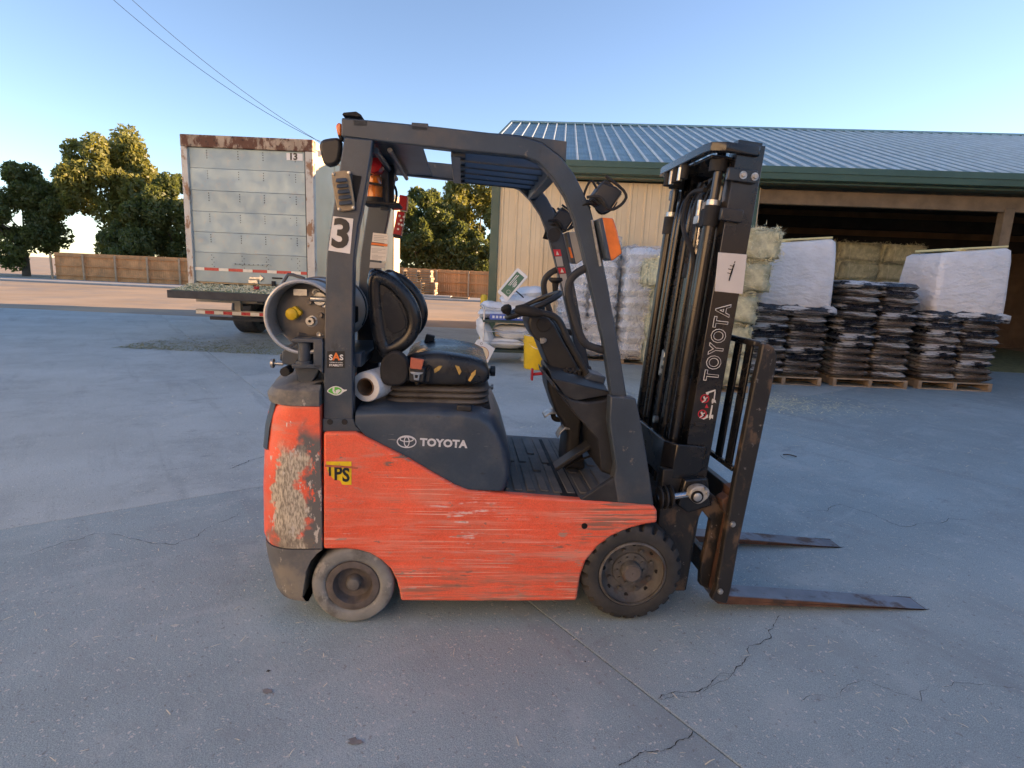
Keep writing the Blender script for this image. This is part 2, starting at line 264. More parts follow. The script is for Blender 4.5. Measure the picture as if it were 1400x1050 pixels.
# ------------------------------------------------------------ geometry helpers
class G:
    def __init__(s): s.v = []; s.f = []
    def add(s, vs, fs):
        n = len(s.v); s.v += [tuple(p) for p in vs]; s.f += [tuple(i + n for i in f) for f in fs]; return s
    def box(s, x0, x1, y0, y1, z0, z1, mat=None):
        vs = [Vector((x, y, z)) for z in (z0, z1) for y in (y0, y1) for x in (x0, x1)]
        if mat is not None: vs = [mat @ p for p in vs]
        return s.add(vs, [(0, 2, 3, 1), (4, 5, 7, 6), (0, 1, 5, 4), (2, 6, 7, 3), (0, 4, 6, 2), (1, 3, 7, 5)])
    def prism(s, out, a, b, axis='y', fn=None):
        """outline of 2D points extruded from a to b along axis; y: (x,z), x: (y,z), z: (x,y)"""
        mk = {'y': lambda p, t: (p[0], t, p[1]), 'x': lambda p, t: (t, p[0], p[1]), 'z': lambda p, t: (p[0], p[1], t)}[axis]
        if fn: mk = fn
        n = len(out)
        return s.add([mk(p, a) for p in out] + [mk(p, b) for p in out],
                     [tuple(range(n)), tuple(range(2 * n - 1, n - 1, -1))] + [(i, i + n, (i + 1) % n + n, (i + 1) % n) for i in range(n)])
    def loft(s, rings, caps=True, closed=True, wrap=False):
        n = len(rings[0]); vs = [p for r in rings for p in r]; fs = []
        m = len(rings)
        for j in range(m if wrap else m - 1):
            k = (j + 1) % m
            for i in range(n if closed else n - 1):
                i2 = (i + 1) % n
                fs.append((j * n + i, j * n + i2, k * n + i2, k * n + i))
        if caps and closed and not wrap: fs += [tuple(range(n - 1, -1, -1)), tuple(range((m - 1) * n, m * n))]
        return s.add(vs, fs)
    def lathe(s, prof, c, axis='y', seg=32, caps=True, sgn=1):
        """prof: (radius, height along axis)"""
        rings = []
        for r, h in prof:
            ring = []
            for i in range(seg):
                a = 2 * math.pi * i / seg; ca, sa = r * math.cos(a), r * math.sin(a)
                ring.append({'y': (c[0] + ca, c[1] + h, c[2] + sa), 'z': (c[0] + ca, c[1] + sa, c[2] + h), 'x': (c[0] + h, c[1] + ca, c[2] + sa)}[axis])
            rings.append(ring)
        return s.loft(rings, caps)
    def tube(s, path, r, seg=8, closed=False, flat=None):
        P = [Vector(p) for p in path]; n = len(P); rings = []
        prev = None
        for i, p in enumerate(P):
            if closed: t = P[(i + 1) % n] - P[i - 1]
            else: t = P[min(i + 1, n - 1)] - P[max(i - 1, 0)]
            t.normalize()
            if prev is None:
                up = Vector((0, 1, 0)) if abs(t.y) < .9 else Vector((0, 0, 1))
                a = t.cross(up).normalized()
            else:
                a = prev - t * prev.dot(t)
                a = a.normalized() if a.length > 1e-6 else t.orthogonal().normalized()
            prev = a; b = t.cross(a)
            rr = r[i] if isinstance(r, (list, tuple)) else r
            ra, rb = (rr * flat[0], rr * flat[1]) if flat else (rr, rr)
            rings.append([p + a * ra * math.cos(2 * math.pi * k / seg) + b * rb * math.sin(2 * math.pi * k / seg) for k in range(seg)])
        return s.loft(rings, wrap=closed)
    def cyl(s, p0, p1, r, seg=12, r2=None): return s.tube([p0, p1], [r, r2 if r2 is not None else r], seg)
    def mirror(s, c=0.):
        n = len(s.v); vs = [(x, 2 * c - y, z) for x, y, z in s.v]; fs = [tuple(reversed(f)) for f in s.f]
        s.add(vs, fs); return s

def smooth_path(pts, it=2, closed=False):
    P = [Vector(p) for p in pts]
    for _ in range(it):
        Q = []
        n = len(P)
        for i in range(n if closed else n - 1):
            a, b = P[i], P[(i + 1) % n]; Q += [a * .75 + b * .25, a * .25 + b * .75]
        if not closed: Q = [P[0]] + Q[1:-1] + [P[-1]]
        P = Q
    return P
def smooth2(pts, it=1): return [tuple(p) for p in smooth_path(pts, it, True)]

def mesh(name, g, mat, ang=38):
    me = bpy.data.meshes.new(name); me.from_pydata(g.v, [], g.f); me.validate()
    bm = bmesh.new(); bm.from_mesh(me); bmesh.ops.recalc_face_normals(bm, faces=bm.faces); bm.to_mesh(me); bm.free()
    me.polygons.foreach_set('use_smooth', [True] * len(me.polygons)); me.set_sharp_from_angle(angle=R(ang))
    me.materials.append(MATS[mat] if isinstance(mat, str) else mat); return me
def obj(name, g, mat, parent=None, bevel=0., seg=2, ang=38, sub=0, **props):
    me = g if isinstance(g, bpy.types.Mesh) else mesh(name, g, mat, ang)
    o = bpy.data.objects.new(name, me); col.objects.link(o)
    if parent is not None: o.parent = parent
    if bevel:
        b = o.modifiers.new('bevel', 'BEVEL'); b.width = bevel; b.segments = seg; b.limit_method = 'ANGLE'; b.angle_limit = R(30); b.use_clamp_overlap = True
    if sub: s_ = o.modifiers.new('sub', 'SUBSURF'); s_.levels = sub; s_.render_levels = sub
    for k, v in props.items(): o[k] = v
    return o
def thing(name, label, cat, loc=(0, 0, 0), rz=0., group=None):
    o = bpy.data.objects.new(name, None); col.objects.link(o); o.location = loc; o.rotation_euler = (0, 0, rz); o.empty_display_size = .2
    o['label'] = label; o['category'] = cat
    if group: o['group'] = group
    return o
def tag(o, label, cat, group=None):
    o['label'] = label; o['category'] = cat
    if group: o['group'] = group
    return o
def struct(name, g, mat, **k): o = obj(name, g, mat, **k); o['kind'] = 'structure'; return o
def kids(o): return [c for c in bpy.data.objects if c.parent == o]
def copy_tree(o, loc=None, rz=None, parent=None, **props):
    c = o.copy(); col.objects.link(c)
    if parent is not None: c.parent = parent
    for ch in kids(o): copy_tree(ch, parent=c)
    if loc is not None: c.location = loc
    if rz is not None: c.rotation_euler = (0, 0, rz)
    for k, v in props.items(): c[k] = v
    return c
def text_g(s, size, bold=.0, fit=None, ext=.0006, ax=(1, 0, 0), ay=(0, 0, 1), org=(0, 0, 0), sx=1., space=1., align='CENTER'):
    """solid lettering as geometry: baseline along ax, letters up along ay, centred on org"""
    cu = bpy.data.curves.new('lettering', 'FONT'); cu.body = s; cu.size = size; cu.align_x = align; cu.align_y = 'CENTER'
    cu.offset = bold * size; cu.extrude = ext; cu.space_character = space; cu.resolution_u = 3
    ob = bpy.data.objects.new('lettering', cu); col.objects.link(ob)
    dg = bpy.context.evaluated_depsgraph_get(); dg.update(); ev = ob.evaluated_get(dg); me = ev.to_mesh()
    X, Y, O = Vector(ax), Vector(ay), Vector(org); Z = X.cross(Y)
    if fit: sx = fit / (max(v.co.x for v in me.vertices) - min(v.co.x for v in me.vertices))
    vs = [O + X * (v.co.x * sx) + Y * v.co.y + Z * v.co.z for v in me.vertices]; fs = [tuple(p.vertices) for p in me.polygons]
    ev.to_mesh_clear(); bpy.data.objects.remove(ob); bpy.data.curves.remove(cu)
    return G().add(vs, fs)
def text(name, s, size, mat, parent, org, bold=.0, **k): return obj(name, text_g(s, size, bold, org=org, **k), mat, parent)

# ============================================================ FORKLIFT (local frame: x forwards, y away from the camera, z up)
FK = thing('forklift', 'scraped red and dark grey forklift with black mast, parked side-on in the yard', 'forklift', (-0.725009, 2.83293, 0), 0.0918317)
YN, YF = -.48, .56                # near and far body sides

# --- body side panels
body_out = [(-0.1054,0.8952),(0.0276,0.8979),(0.0702,0.8763),(0.1623,0.8294),(0.2556,0.7819),(0.3568,0.7205),(0.4532,0.6648),(0.5114,0.6418),(0.7059,0.6235),(1.0033,0.6024),(1.3523,0.5812),(1.375,0.5567),(1.3806,0.4963),(1.3264,0.4888),(1.2429,0.4634),(1.1707,0.4273),(1.1098,0.3769),(1.0603,0.3046),(1.0411,0.2354),(1.0337,0.1397),(1.029,0.1063),(0.7286,0.1066),(0.4607,0.1085),(0.2237,0.112),(0.2168,0.159),(0.2035,0.2128),(0.1773,0.2697),(0.1355,0.312),(0.0877,0.3435),(0.0338,0.359),(-0.0198,0.3642),(-0.114,0.364)]
g = G().prism(body_out, YN, YN + .05); obj('side_panel', g, 'red_paint', FK, .012, 3)
g = G().prism([(x, z - (.05 if z > .5 else 0)) for x, z in body_out], YF - .05, YF); obj('side_panel', g, 'red_paint', FK, .012, 3)
hx, hz = [(1.0414,0.4805)][0]
obj('drain_hole', G().lathe([(.0, -.003), (.014, -.003), (.014, .004)], (hx, YN, hz), seg=16), 'dark_hole', FK)
# --- chassis under the panels
g = G().box(.22, 1.02, YN + .05, YF - .05, .13, .60).box(-.1, .3, YN + .05, YF - .05, .42, .9).box(1.0, 1.40, YN + .24, YF - .24, .16, .56).box(-.18, .24, -.22, .30, .12, .43)
obj('chassis', g, 'black_matte', FK, .01)

# --- counterweight
def cw_ring(z, dx=0., xf=-.118, rad=.15, grow=0., x0=-.405):
    x0 = x0 - grow + dx; y0, y1 = YN - grow, YF + grow; P = [(xf, y0, z)]
    for i in range(9):
        a = math.pi / 2 * i / 8; P.append((x0 + rad - rad * math.sin(a) , y0 + rad - rad * math.cos(a) , z))
    for i in range(1, 6): P.append((x0 - .045 * math.sin(math.pi * i / 6), y0 + rad + (y1 - y0 - 2 * rad) * i / 6, z))
    for i in range(9):
        a = math.pi / 2 * (1 - i / 8); P.append((x0 + rad - rad * math.sin(a), y1 - rad + rad * math.cos(a), z))
    P.append((xf, y1, z)); return P
g = G().loft([cw_ring(.365, .012), cw_ring(.40), cw_ring(.62, .004), cw_ring(.84, .018), cw_ring(.845, .022), cw_ring(.95, .035), cw_ring(.99, .05), cw_ring(1.005, .075, rad=.13)])
obj('counterweight', g, 'red_paint_chipped', FK, .006)
# lower bumper with the wheel arch cut into it
g = G().loft([cw_ring(.115, .06, -.212), cw_ring(.14, .045, -.208), cw_ring(.26, .02, -.19, grow=.002), cw_ring(.31, .012, -.168, grow=.002), cw_ring(.345, .008, -.14, grow=.002), cw_ring(.362, .008, -.119, grow=.002)])
obj('bumper', g, 'grey_cast_worn', FK, .006)
# dark grey cap that wraps the rear corner
def cap_ring(z, grow, dx):
    P = cw_ring(z, dx, grow=grow); return P
g = G().loft([cw_ring(1.006, .05, rad=.14, grow=.003), cw_ring(1.04, .04, grow=.004), cw_ring(1.07, .055, grow=0.), cw_ring(1.095, .09, rad=.14, grow=-.03), cw_ring(1.105, .15, rad=.12, grow=-.07)])
obj('counterweight_cap', g, 'grey_cast_worn', FK, .004)
rear_rings = []
for z, d in ((.80, .0142), (.90, .0268), (1.0, .055), (1.05, .05)):
    P = cw_ring(z, d, grow=.004); rear_rings.append(P[5:-5])
    inn = [(x + .02, y, zz) for x, y, zz in P[5:-5]]
g = G().loft(rear_rings, caps=False, closed=False); obj('lamp_surround', g, 'grey_plastic', FK)

# --- engine hood
def hood(y, dx, dz, k):
    out = [(0.0242,0.9277),(0.0245,0.9726),(0.1284,0.9814),(0.3137,0.9826),(0.47,0.9798),(0.5492,0.9686),(0.5915,0.9401),(0.6285,0.8882),(0.6567,0.8255),(0.6731,0.7417),(0.6769,0.6907),(0.6612,0.6357),(0.5116,0.6409),(0.4529,0.664),(0.3558,0.7201),(0.2538,0.7819),(0.1597,0.8298),(0.0669,0.8769)]
    r = []
    for i, (x, z) in enumerate(out):
        if 1 <= i <= 6: z += dz
        if 5 <= i <= 11: x += dx * (1 if i > 5 else .4)
        r.append((x, y, z))
    return r
secs = [(-.462, -.012, -.012), (-.458, 0, .0), (-.44, .012, .010), (-.40, .026, .016), (-.33, .034, .018), (-.20, .036, .018), (.28, .036, .018), (.41, .034, .018), (.48, .026, .016), (.52, .012, .010), (.54, 0, 0)]
g = G().loft([hood(y, dx, dz, 0) for y, dx, dz in secs]); obj('engine_hood', g, 'grey_plastic', FK, 0, ang=50)
lx, lz_ = [(0.4826,0.9817)][0]
g = G().box(lx - .03, lx + .035, -.435, -.40, lz_ + .006, lz_ + .034); obj('hood_latch', g, 'black_plastic', FK, .006)
# emblem of three ellipses, and the maker's lettering
def ring_g(c, rx, rz, th, y0, y1, seg=40):
    rings = []
    for k in range(seg):
        a = 2 * math.pi * k / seg; ca, sa = math.cos(a), math.sin(a)
        rings.append([(c[0] + (rx - th) * ca, y0, c[1] + (rz - th) * sa), (c[0] + rx * ca, y0, c[1] + rz * sa), (c[0] + rx * ca, y1, c[1] + rz * sa), (c[0] + (rx - th) * ca, y1, c[1] + (rz - th) * sa)])
    return G().loft(rings, wrap=True)
ex, ez = [(0.2409,0.8554)][0]; tx, tz = [(0.3961,0.8502)][0]
g = ring_g((ex, ez), .042, .028, .0045, -.4650, -.4615)
for a in (ring_g((ex, ez + .0115), .030, .0125, .004, -.4652, -.4615), ring_g((ex, ez), .0125, .0235, .004, -.4654, -.4615)): g.add(a.v, a.f)
obj('emblem', g, 'decal_silver', FK)
text('lettering', 'TOYOTA', .046, 'decal_silver', FK, (tx + .003, -.4625, tz), .045, fit=.206, space=1.04, ax=(.9995, 0, -.032), ay=(.032, 0, .9995))

# --- platform with ribbed rubber mat
fz = [([(0.6732,0.6266)][0]), ([(1.1883,0.5937)][0])]
z0, z1 = fz[0][1] - .012, fz[1][1] - .012; x0, x1 = fz[0][0] - .05, fz[1][0] + .14
def fl_pt(x, y, dz=0): return (x, y, z0 + (z1 - z0) * (x - x0) / (x1 - x0) + dz)
g = G().add([fl_pt(x, y, d) for d in (-.03, 0) for x, y in ((x0, YN + .012), (x1, YN + .012), (x1, YF), (x0, YF))], [(3, 2, 1, 0), (4, 5, 6, 7), (0, 1, 5, 4), (1, 2, 6, 5), (2, 3, 7, 6), (3, 0, 4, 7)])
pl = obj('platform', g, 'mat_rubber', FK, .008)
for i in range(8):                                     # raised ribs of the mat
    xa = x0 + .10 + i * .062
    if i in (2, 5): segs = ((YN + .10, -.16), (-.10, .12), (.18, YF - .06))
    else: segs = ((YN + .09, -.02), (.03, YF - .07))
    for a, b in segs:
        obj('mat_rib', G().add([fl_pt(x, y, d) for d in (0, .007) for x, y in ((xa, a), (xa + .04, a), (xa + .04, b), (xa, b))], [(3, 2, 1, 0), (4, 5, 6, 7), (0, 1, 5, 4), (1, 2, 6, 5), (2, 3, 7, 6), (3, 0, 4, 7)]), 'mat_rubber', pl, .003, 1)
pp = [fl_pt(x0 + .07, y, .004) for y in (YN + .08, -.2, 0, .2, YF - .06)]
obj('mat_bead', G().tube(pp, .011, 8), 'mat_rubber', pl)
# sloping toe board
tb = [(1.0078,0.5943),(1.174,0.7146),(1.2053,0.5751)]
toe = G().prism([tb[0], tb[1], tb[2]], -.47, -.44); obj('toe_board', toe, 'black_plastic', FK, .004)

# --- cowl: dark grey leg panel, black dashboard, column
leg = [(1.1198,1.0795),(1.1918,1.0781),(1.2333,1.0726),(1.2572,0.9939),(1.3037,0.818),(1.3594,0.5771),(1.1895,0.5861),(1.1623,0.7008),(1.1678,0.7594),(1.1222,0.9626)]
g = G().prism(leg, -.472, -.40); obj('cowl_leg', g, 'guard_paint', FK, .007, 3)
g = G().prism(leg, .43, .50); obj('cowl_leg', g, 'guard_paint', FK, .007, 3)
dash = [(0.8659,1.1342),(0.8778,1.0982),(0.9198,1.0561),(0.9883,0.9703),(1.0422,0.9171),(1.0932,0.8631),(1.1095,0.7801),(1.1217,0.7065),(1.1783,0.686),(1.1704,1.0051),(1.142,1.0686),(1.1098,1.0509),(1.0238,1.0387),(0.9565,1.0503),(0.9013,1.0889)]
def dsec(y, s=0.):
    cx = sum(p[0] for p in dash) / len(dash); cz = sum(p[1] for p in dash) / len(dash)
    return [(cx + (p[0] - cx) * (1 - s), y, cz + (p[1] - cz) * (1 - s)) for p in dash]
g = G().loft([dsec(-.41, .06), dsec(-.40, .02), dsec(-.38, 0), dsec(.08, 0), dsec(.10, .06)]); obj('dashboard', g, 'black_plastic', FK, .006, 2)
# tray on top of the dashboard, rising to the front
tr = [(0.8652,1.1405),(0.933,1.0589),(0.981,1.0399),(1.1334,1.0709),(1.1288,1.0876)]
g = G().loft([[(x, -.40, z) for x, z in tr], [(x + .005, -.30, z + .012) for x, z in tr], [(x + .02, .05, z + .02) for x, z in tr]]); obj('dash_tray', g, 'black_plastic', FK, .005)
hx, hz = [(1.0805,1.0736)][0]
g = G().tube([(hx + .055 * math.cos(a), -.29 + .055 * math.sin(a), hz + .014 * math.cos(a)) for a in [2 * math.pi * i / 20 for i in range(20)]], .007, 6, True); obj('cup_holder_rim', g, 'black_plastic', FK)
g = G().lathe([(0, 0), (.05, 0)], (hx, -.29, hz + .002), 'z', 20); obj('cup_holder', g, 'dark_hole', FK)
ix, iz = [(1.0786,1.1038)][0]
g = G().prism([(ix - .07, iz - .03), (ix + .06, iz - .02), (ix + .07, iz + .025), (ix - .0, iz + .04)], -.26, -.10); pod = obj('instrument_pod', g, 'grey_plastic', FK, .006)
px_, pz_ = [(1.0421,1.0802)][0]
obj('label_plate', G().box(px_ - .016, px_ + .012, -.262, -.2605, pz_ - .008, pz_ + .018), 'decal_grey_text', pod)
wx, wz = [(0.9176,1.0948)][0]
obj('warning_label', G().box(-.026, .026, -.022, .022, 0, .002, Matrix.Translation((wx + .012, -.345, wz + .012)) @ Matrix.Rotation(R(25), 4, 'Y')), 'decal_orange', FK)
for k in range(10):                                     # small control levers' boots
    gx, gz = [(0.9999,1.1351)][0]
    obj('switch', G().box(gx - .04 + .022 * (k % 5), gx - .024 + .022 * (k % 5), -.20 + .06 * (k // 5), -.16 + .06 * (k // 5), gz - .02, gz + .012 - .004 * (k % 3)), 'black_matte', FK, .003, 1)
co = [(0.7802,1.362),(0.7857,1.3941),(0.828,1.4063),(0.8827,1.3871),(0.9131,1.3599),(0.9694,1.2651),(1.0465,1.1473),(1.0563,1.1107),(0.9905,1.1014),(0.9284,1.0959),(0.896,1.15),(0.8424,1.2679),(0.8201,1.2815),(0.793,1.3199)]
cyc = .04
def csec(y, s):
    cx = sum(p[0] for p in co) / len(co); cz = sum(p[1] for p in co) / len(co)
    return [(cx + (p[0] - cx) * (1 - s), y, cz + (p[1] - cz) * (1 - s)) for p in co]
g = G().loft([csec(-.10, .10), csec(-.09, .03), csec(-.06, 0), csec(.14, 0), csec(.17, .03), csec(.18, .1)]); obj('steering_column', g, 'black_plastic', FK, .005)
cl = [(0.8876,1.1499),(1.0569,1.1439),(1.1063,0.974),(1.0899,0.759),(1.1318,0.6),(1.0148,0.5982),(1.0219,0.797),(0.95,0.9122),(0.9057,1.026)]
obj('column_cover', G().prism(cl, -.06, .16), 'black_plastic', FK, .02, 3)
kx, kz = [(0.8658,1.277)][0]
obj('ignition_key', G().cyl((kx, -.125, kz), (kx - .004, -.10, kz), .012).box(kx - .022, kx - .002, -.128, -.120, kz - .016, kz + .012), 'bright_steel', FK, .002)
obj('column_dial', G().lathe([(0, 0), (.034, 0), (.036, .008), (.03, .014)], (kx - .005, -.112, kz + .075), 'y', 20), 'black_matte', FK)
bx, bz = [(0.8841,1.0845)][0]
obj('brake_release', G().cyl((bx - .05, .02, bz - .0), (bx + .04, .02, bz + .01), .008).box(bx - .058, bx - .048, .0, .04, bz - .03, bz + .03), 'decal_red', FK, .002)
# steering wheel
sw = [(0.6912,1.3725),(0.9501,1.5027)]
A = Vector((sw[0][0], 0, sw[0][1])); B = Vector((sw[1][0], 0, sw[1][1])); Cw = (A + B) / 2; Cw.y = .02; ux = (B - A).normalized(); rw = (B - A).length / 2
nz = Vector((0, 1, 0)).cross(ux); nz = -nz if nz.z < 0 else nz
swh = thing('steering_wheel', '', '', (0, 0, 0)); del swh['label']; del swh['category']; swh.parent = FK
def sp(a, r, h=0): return Cw + ux * (r * math.cos(a)) + Vector((0, 1, 0)) * (r * math.sin(a)) + nz * h
obj('rim', G().tube([sp(2 * math.pi * i / 48, rw) for i in range(48)], .0145, 10, True), 'black_plastic', swh)
hub = G().tube([Cw - nz * .06, Cw - nz * .035, Cw - nz * .012, Cw + nz * .0, Cw + nz * .004], [.035, .05, .05, .045, .02], 20); obj('hub', hub, 'black_plastic', swh)
for a in (.25, 2.6, 4.5):
    obj('spoke', G().tube([sp(a, .02, -.012), sp(a, rw * .55, -.012), sp(a, rw, 0)], .013, 8, flat=(.55, 1.3)), 'black_plastic', swh)
kk = sp(math.pi * 1.12, rw)
obj('spinner_knob', G().tube([kk, kk + nz * .02, kk + nz * .032, kk + nz * .05, kk + nz * .062, kk + nz * .066], [.009, .012, .025, .028, .02, .004], 14), 'black_matte', swh)
k2 = sp(.05, rw * .95) + Vector((0, .1, .0))
obj('horn_cap', G().tube([k2, k2 + Vector((0, 0, .05)), k2 + Vector((.0, 0, .065)), k2 + Vector((0, 0, .08))], [.012, .018, .038, .034], 14), 'black_matte', FK)
# hydraulic lever that arcs from the knob to the cowl
lv = [(0.7387,1.423),(0.7903,1.4216),(0.8563,1.4106),(0.902,1.3987),(0.932,1.3621),(0.9563,1.3077),(1.0033,1.2325),(1.0706,1.1285)]
obj('hydraulic_lever', G().tube(smooth_path([(x, -.20, z) for x, z in lv], 2), .0155, 10), 'black_plastic', FK)
obj('lever_grip', G().tube([(lv[0][0] - .03, -.2, lv[0][1] + .004), (lv[0][0], -.2, lv[0][1]), (lv[0][0] + .06, -.2, lv[0][1] - .008), (lv[0][0] + .10, -.2, lv[0][1] - .012)], [.016, .028, .024, .016], 12), 'black_matte', FK)
for k in range(3):
    lv2 = [(0.9142,1.3548),(1.0736,1.1318)]
    obj('hydraulic_lever', G().tube(smooth_path([(lv2[0][0] + .02 * k, .03 + .06 * k, lv2[0][1] + .02), (lv2[0][0] + .05 + .02 * k, .03 + .06 * k, lv2[0][1] - .05), (lv2[1][0] + .02 * k, .0 + .05 * k, lv2[1][1])], 2), .009, 8), 'black_plastic', FK)
# pedals
def pedal(y, pad, arm, wd):
    t = thing('pedal', '', '', (0, 0, 0)); del t['label']; del t['category']; t.parent = FK
    P = [(x, z) for x, z in pad]
    g = G().loft([[(x, y - wd, z), (x, y + wd, z), (x, y + wd, z - .012), (x, y - wd, z - .012)] for x, z in P]); obj('pedal_pad', g, 'bright_steel', t, .003)
    obj('pedal_arm', G().tube(smooth_path([(x, y, z) for x, z in arm], 2), .014, 8, flat=(1, .7)), 'black_matte', t)
pedal(.10, [(0.9141,0.8564),(0.9368,0.8751),(0.9682,0.8819),(1.0048,0.8686)], [(0.9652,0.8657),(0.9713,0.8293),(1.0154,0.8262),(1.0623,0.8436),(1.1414,0.8617)], .05)
pedal(-.02, [(0.9709,0.7775),(0.9847,0.8053),(1.0064,0.8273),(1.0335,0.826)], [(1.0188,0.8139),(1.0537,0.8107),(1.0908,0.8351),(1.1372,0.891)], .04)
ac = [(0.9408,0.6535),(1.121,0.7898),(1.1369,0.775),(0.9528,0.6384)]
t = thing('accelerator', '', '', (0, 0, 0)); del t['label']; del t['category']; t.parent = FK
obj('pedal_pad', G().prism(ac, -.20, -.11), 'black_plastic', t, .003)
obj('pedal_arm', G().tube([(ac[1][0], -.15, ac[1][1]), (ac[1][0] + .05, -.15, ac[1][1] + .0), (ac[1][0] + .1, -.15, ac[1][1] + .08)], .012, 8), 'black_matte', t)
obj('linkage_rod', G().tube(smooth_path([(p[0], -.15, p[1]) for p in [(0.999,0.6394),(1.0493,0.671),(1.1,0.6949),(1.1657,0.719)]], 1), .006, 6), 'black_matte', t)

# --- overhead guard
GN, GT = -.445, .055
pil = [(-0.0139,2.0821),(-0.0334,1.9587),(-0.0547,1.8384),(-0.0701,1.7447),(-0.0827,1.6671),(-0.0893,1.6091),(-0.0962,1.4477),(-0.1039,1.2362),(-0.1124,0.8963),(0.0345,0.8929),(0.0118,0.9409),(0.0124,1.2401),(0.0153,1.4521),(0.0208,1.6142),(0.0284,1.6724),(0.039,1.7502),(0.0537,1.8161),(0.0726,1.9178),(0.097,2.0782)]
rail = [(-0.0249,2.1535),(0.1152,2.1505),(0.343,2.1439),(0.5256,2.1358),(0.6725,2.1299),(0.7654,2.1106),(0.8446,2.0605),(0.9028,1.9985),(0.9453,1.9311),(0.9842,1.8577),(1.0197,1.7514),(1.0766,1.5605),(1.1502,1.2761),(1.2009,1.0719),(1.1294,1.0767),(1.0774,1.3102),(1.0052,1.544),(0.9504,1.7171),(0.9144,1.8189),(0.872,1.908),(0.8177,1.9785),(0.7536,2.0343),(0.6999,2.0519),(0.6079,2.0551),(0.4259,2.0608),(0.2696,2.0678),(0.0926,2.076),(-0.0257,2.0836)]
for s in (0, 1):
    y0 = GN if not s else .375 - GT
    gp = obj('guard_pillar', G().prism(pil, y0 - .006 * (1 - s), y0 + GT), 'guard_paint', FK, .005, 2)
    gr = obj('guard_rail', G().prism(rail, y0, y0 + GT), 'guard_paint', FK, .006, 2)
    # lower hoop handle on the front pillar
    h = [(0.9869,1.6256),(0.9444,1.6024),(0.9151,1.5675),(0.9119,1.5183),(0.94,1.4262),(0.9781,1.333),(1.0066,1.2925),(1.0924,1.2729)]
    obj('grab_handle', G().tube(smooth_path([(x, y0 + .03, z) for x, z in h], 2), .017, 8, flat=(1.0, .8)), 'black_plastic', FK)
# front corner plate that the rail is bent around
cp = [(0.511,2.1363),(0.6428,2.1363),(0.8677,2.1234),(0.8682,2.0439),(0.849,2.0625),(0.7653,2.1134),(0.6724,2.1326)]
for s in (0, 1):
    y0 = GN + .012 if not s else .375 - .025
    obj('corner_plate', G().prism(cp, y0, y0 + .012), 'guard_paint', FK, .002)
yA, yB = GN + GT, .375 - GT
rx = lambda px: px
def rz(x): # underside height of the rails
    return np.interp(x, [.1, .645], [2.085, 2.058])
# rear roof plate, cross beams, louvre slats
g = G().box(.02, .285, yA, yB, 2.075, 2.085); obj('roof_plate', g, 'guard_paint', FK, .002)
for xa, xb, za, zb in ((-.02, .03, 2.06, 2.135), (.40, .46, 2.045, 2.10), (.80, .845, 1.985, 2.055)):
    obj('cross_beam', G().box(xa, xb, yA, yB, za, zb), 'guard_paint', FK, .004)
obj('cross_tube', G().cyl((.10, yA, 2.05), (.10, yB, 2.05), .012), 'guard_paint', FK)
obj('cross_tube', G().cyl((.155, yA, 2.055), (.155, yB, 2.055), .010), 'guard_paint', FK)
ns = 5
for i in range(ns):
    yc = yA + .07 + (yB - yA - .14) * i / (ns - 1)
    m_ = Matrix.Translation((.63, yc, 2.062)) @ Matrix.Rotation(R(2.5), 4, 'Y') @ Matrix.Rotation(R(40), 4, 'X')
    obj('roof_slat', G().box(-.19, .19, -.055, .055, -.004, .004, m_), 'guard_paint', FK, .002)
for q, hgt in (((.245, .31), .016), ((.02, .075), .012)):
    obj('roof_tab', G().box(q[0], q[1], GN, GN + .05, 2.125, 2.125 + hgt + .012), 'guard_paint', FK, .002)
obj('roof_lamp_plate', G().prism([(-0.0244,2.1662),(-0.0186,2.1747),(0.0297,2.1819),(0.0496,2.171),(0.0438,2.1624)], GN + .01, GN + .12), 'black_matte', FK, .002)
# bolts at the pillar foot, and the recess line of the foot plate
for p in [(-0.0822,0.935),(-0.0214,0.9364)]:
    obj('bolt', G().lathe([(0, -.008), (.012, -.008), (.014, -.004), (.014, .002)], (p[0], GN - .008, p[1]), seg=10), 'black_matte', FK)
ft = [(-0.1134,0.949),(0.0143,0.9519),(0.0263,0.9168),(0.0508,0.8947),(-0.1143,0.8912)]
obj('pillar_foot', G().prism(ft, GN - .014, GN + .03), 'guard_paint', FK, .003)

# --- seat
st = thing('seat', '', '', (0, 0, 0)); del st['label']; del st['category']; st.parent = FK
bel = [(0.1205,1.0597),(0.593,1.0794),(0.6012,1.0388),(0.5822,1.0075),(0.5025,0.9918),(0.1304,1.0062)]
cxb = sum(p[0] for p in bel) / 6
zb0, zb1 = bel[4][1] - .005, bel[0][1] + .01
xb0, xb1 = bel[0][0], bel[2][0]
def rrect(xa, xb, ya, yb, r, z, n=5):
    P = []
    for (cx, cy, a0) in ((xb - r, yb - r, 0), (xa + r, yb - r, 90), (xa + r, ya + r, 180), (xb - r, ya + r, 270)):
        for k in range(n): a = R(a0 + 90 * k / (n - 1)); P.append((cx + r * math.cos(a), cy + r * math.sin(a), z))
    return P
rings = []
nb = 3
for k in range(nb):
    za = zb0 + (zb1 - zb0) * k / nb; h = (zb1 - zb0) / nb
    for f, i_ in ((.0, .022), (.25, .004), (.5, 0), (.75, .004), (1., .022)): rings.append(rrect(xb0 + i_, xb1 - i_, -.325 + i_, .25 - i_, .09, za + h * f))
obj('bellows', G().loft(rings), 'bellows', st, ang=60)
obj('seat_base', G().loft([rrect(xb0 + .0, xb1 + .02, -.335, .26, .05, zb0 - .06), rrect(xb0 + .0, xb1 - .0, -.325, .25, .05, zb0 + .004)]), 'black_matte', st, .004)
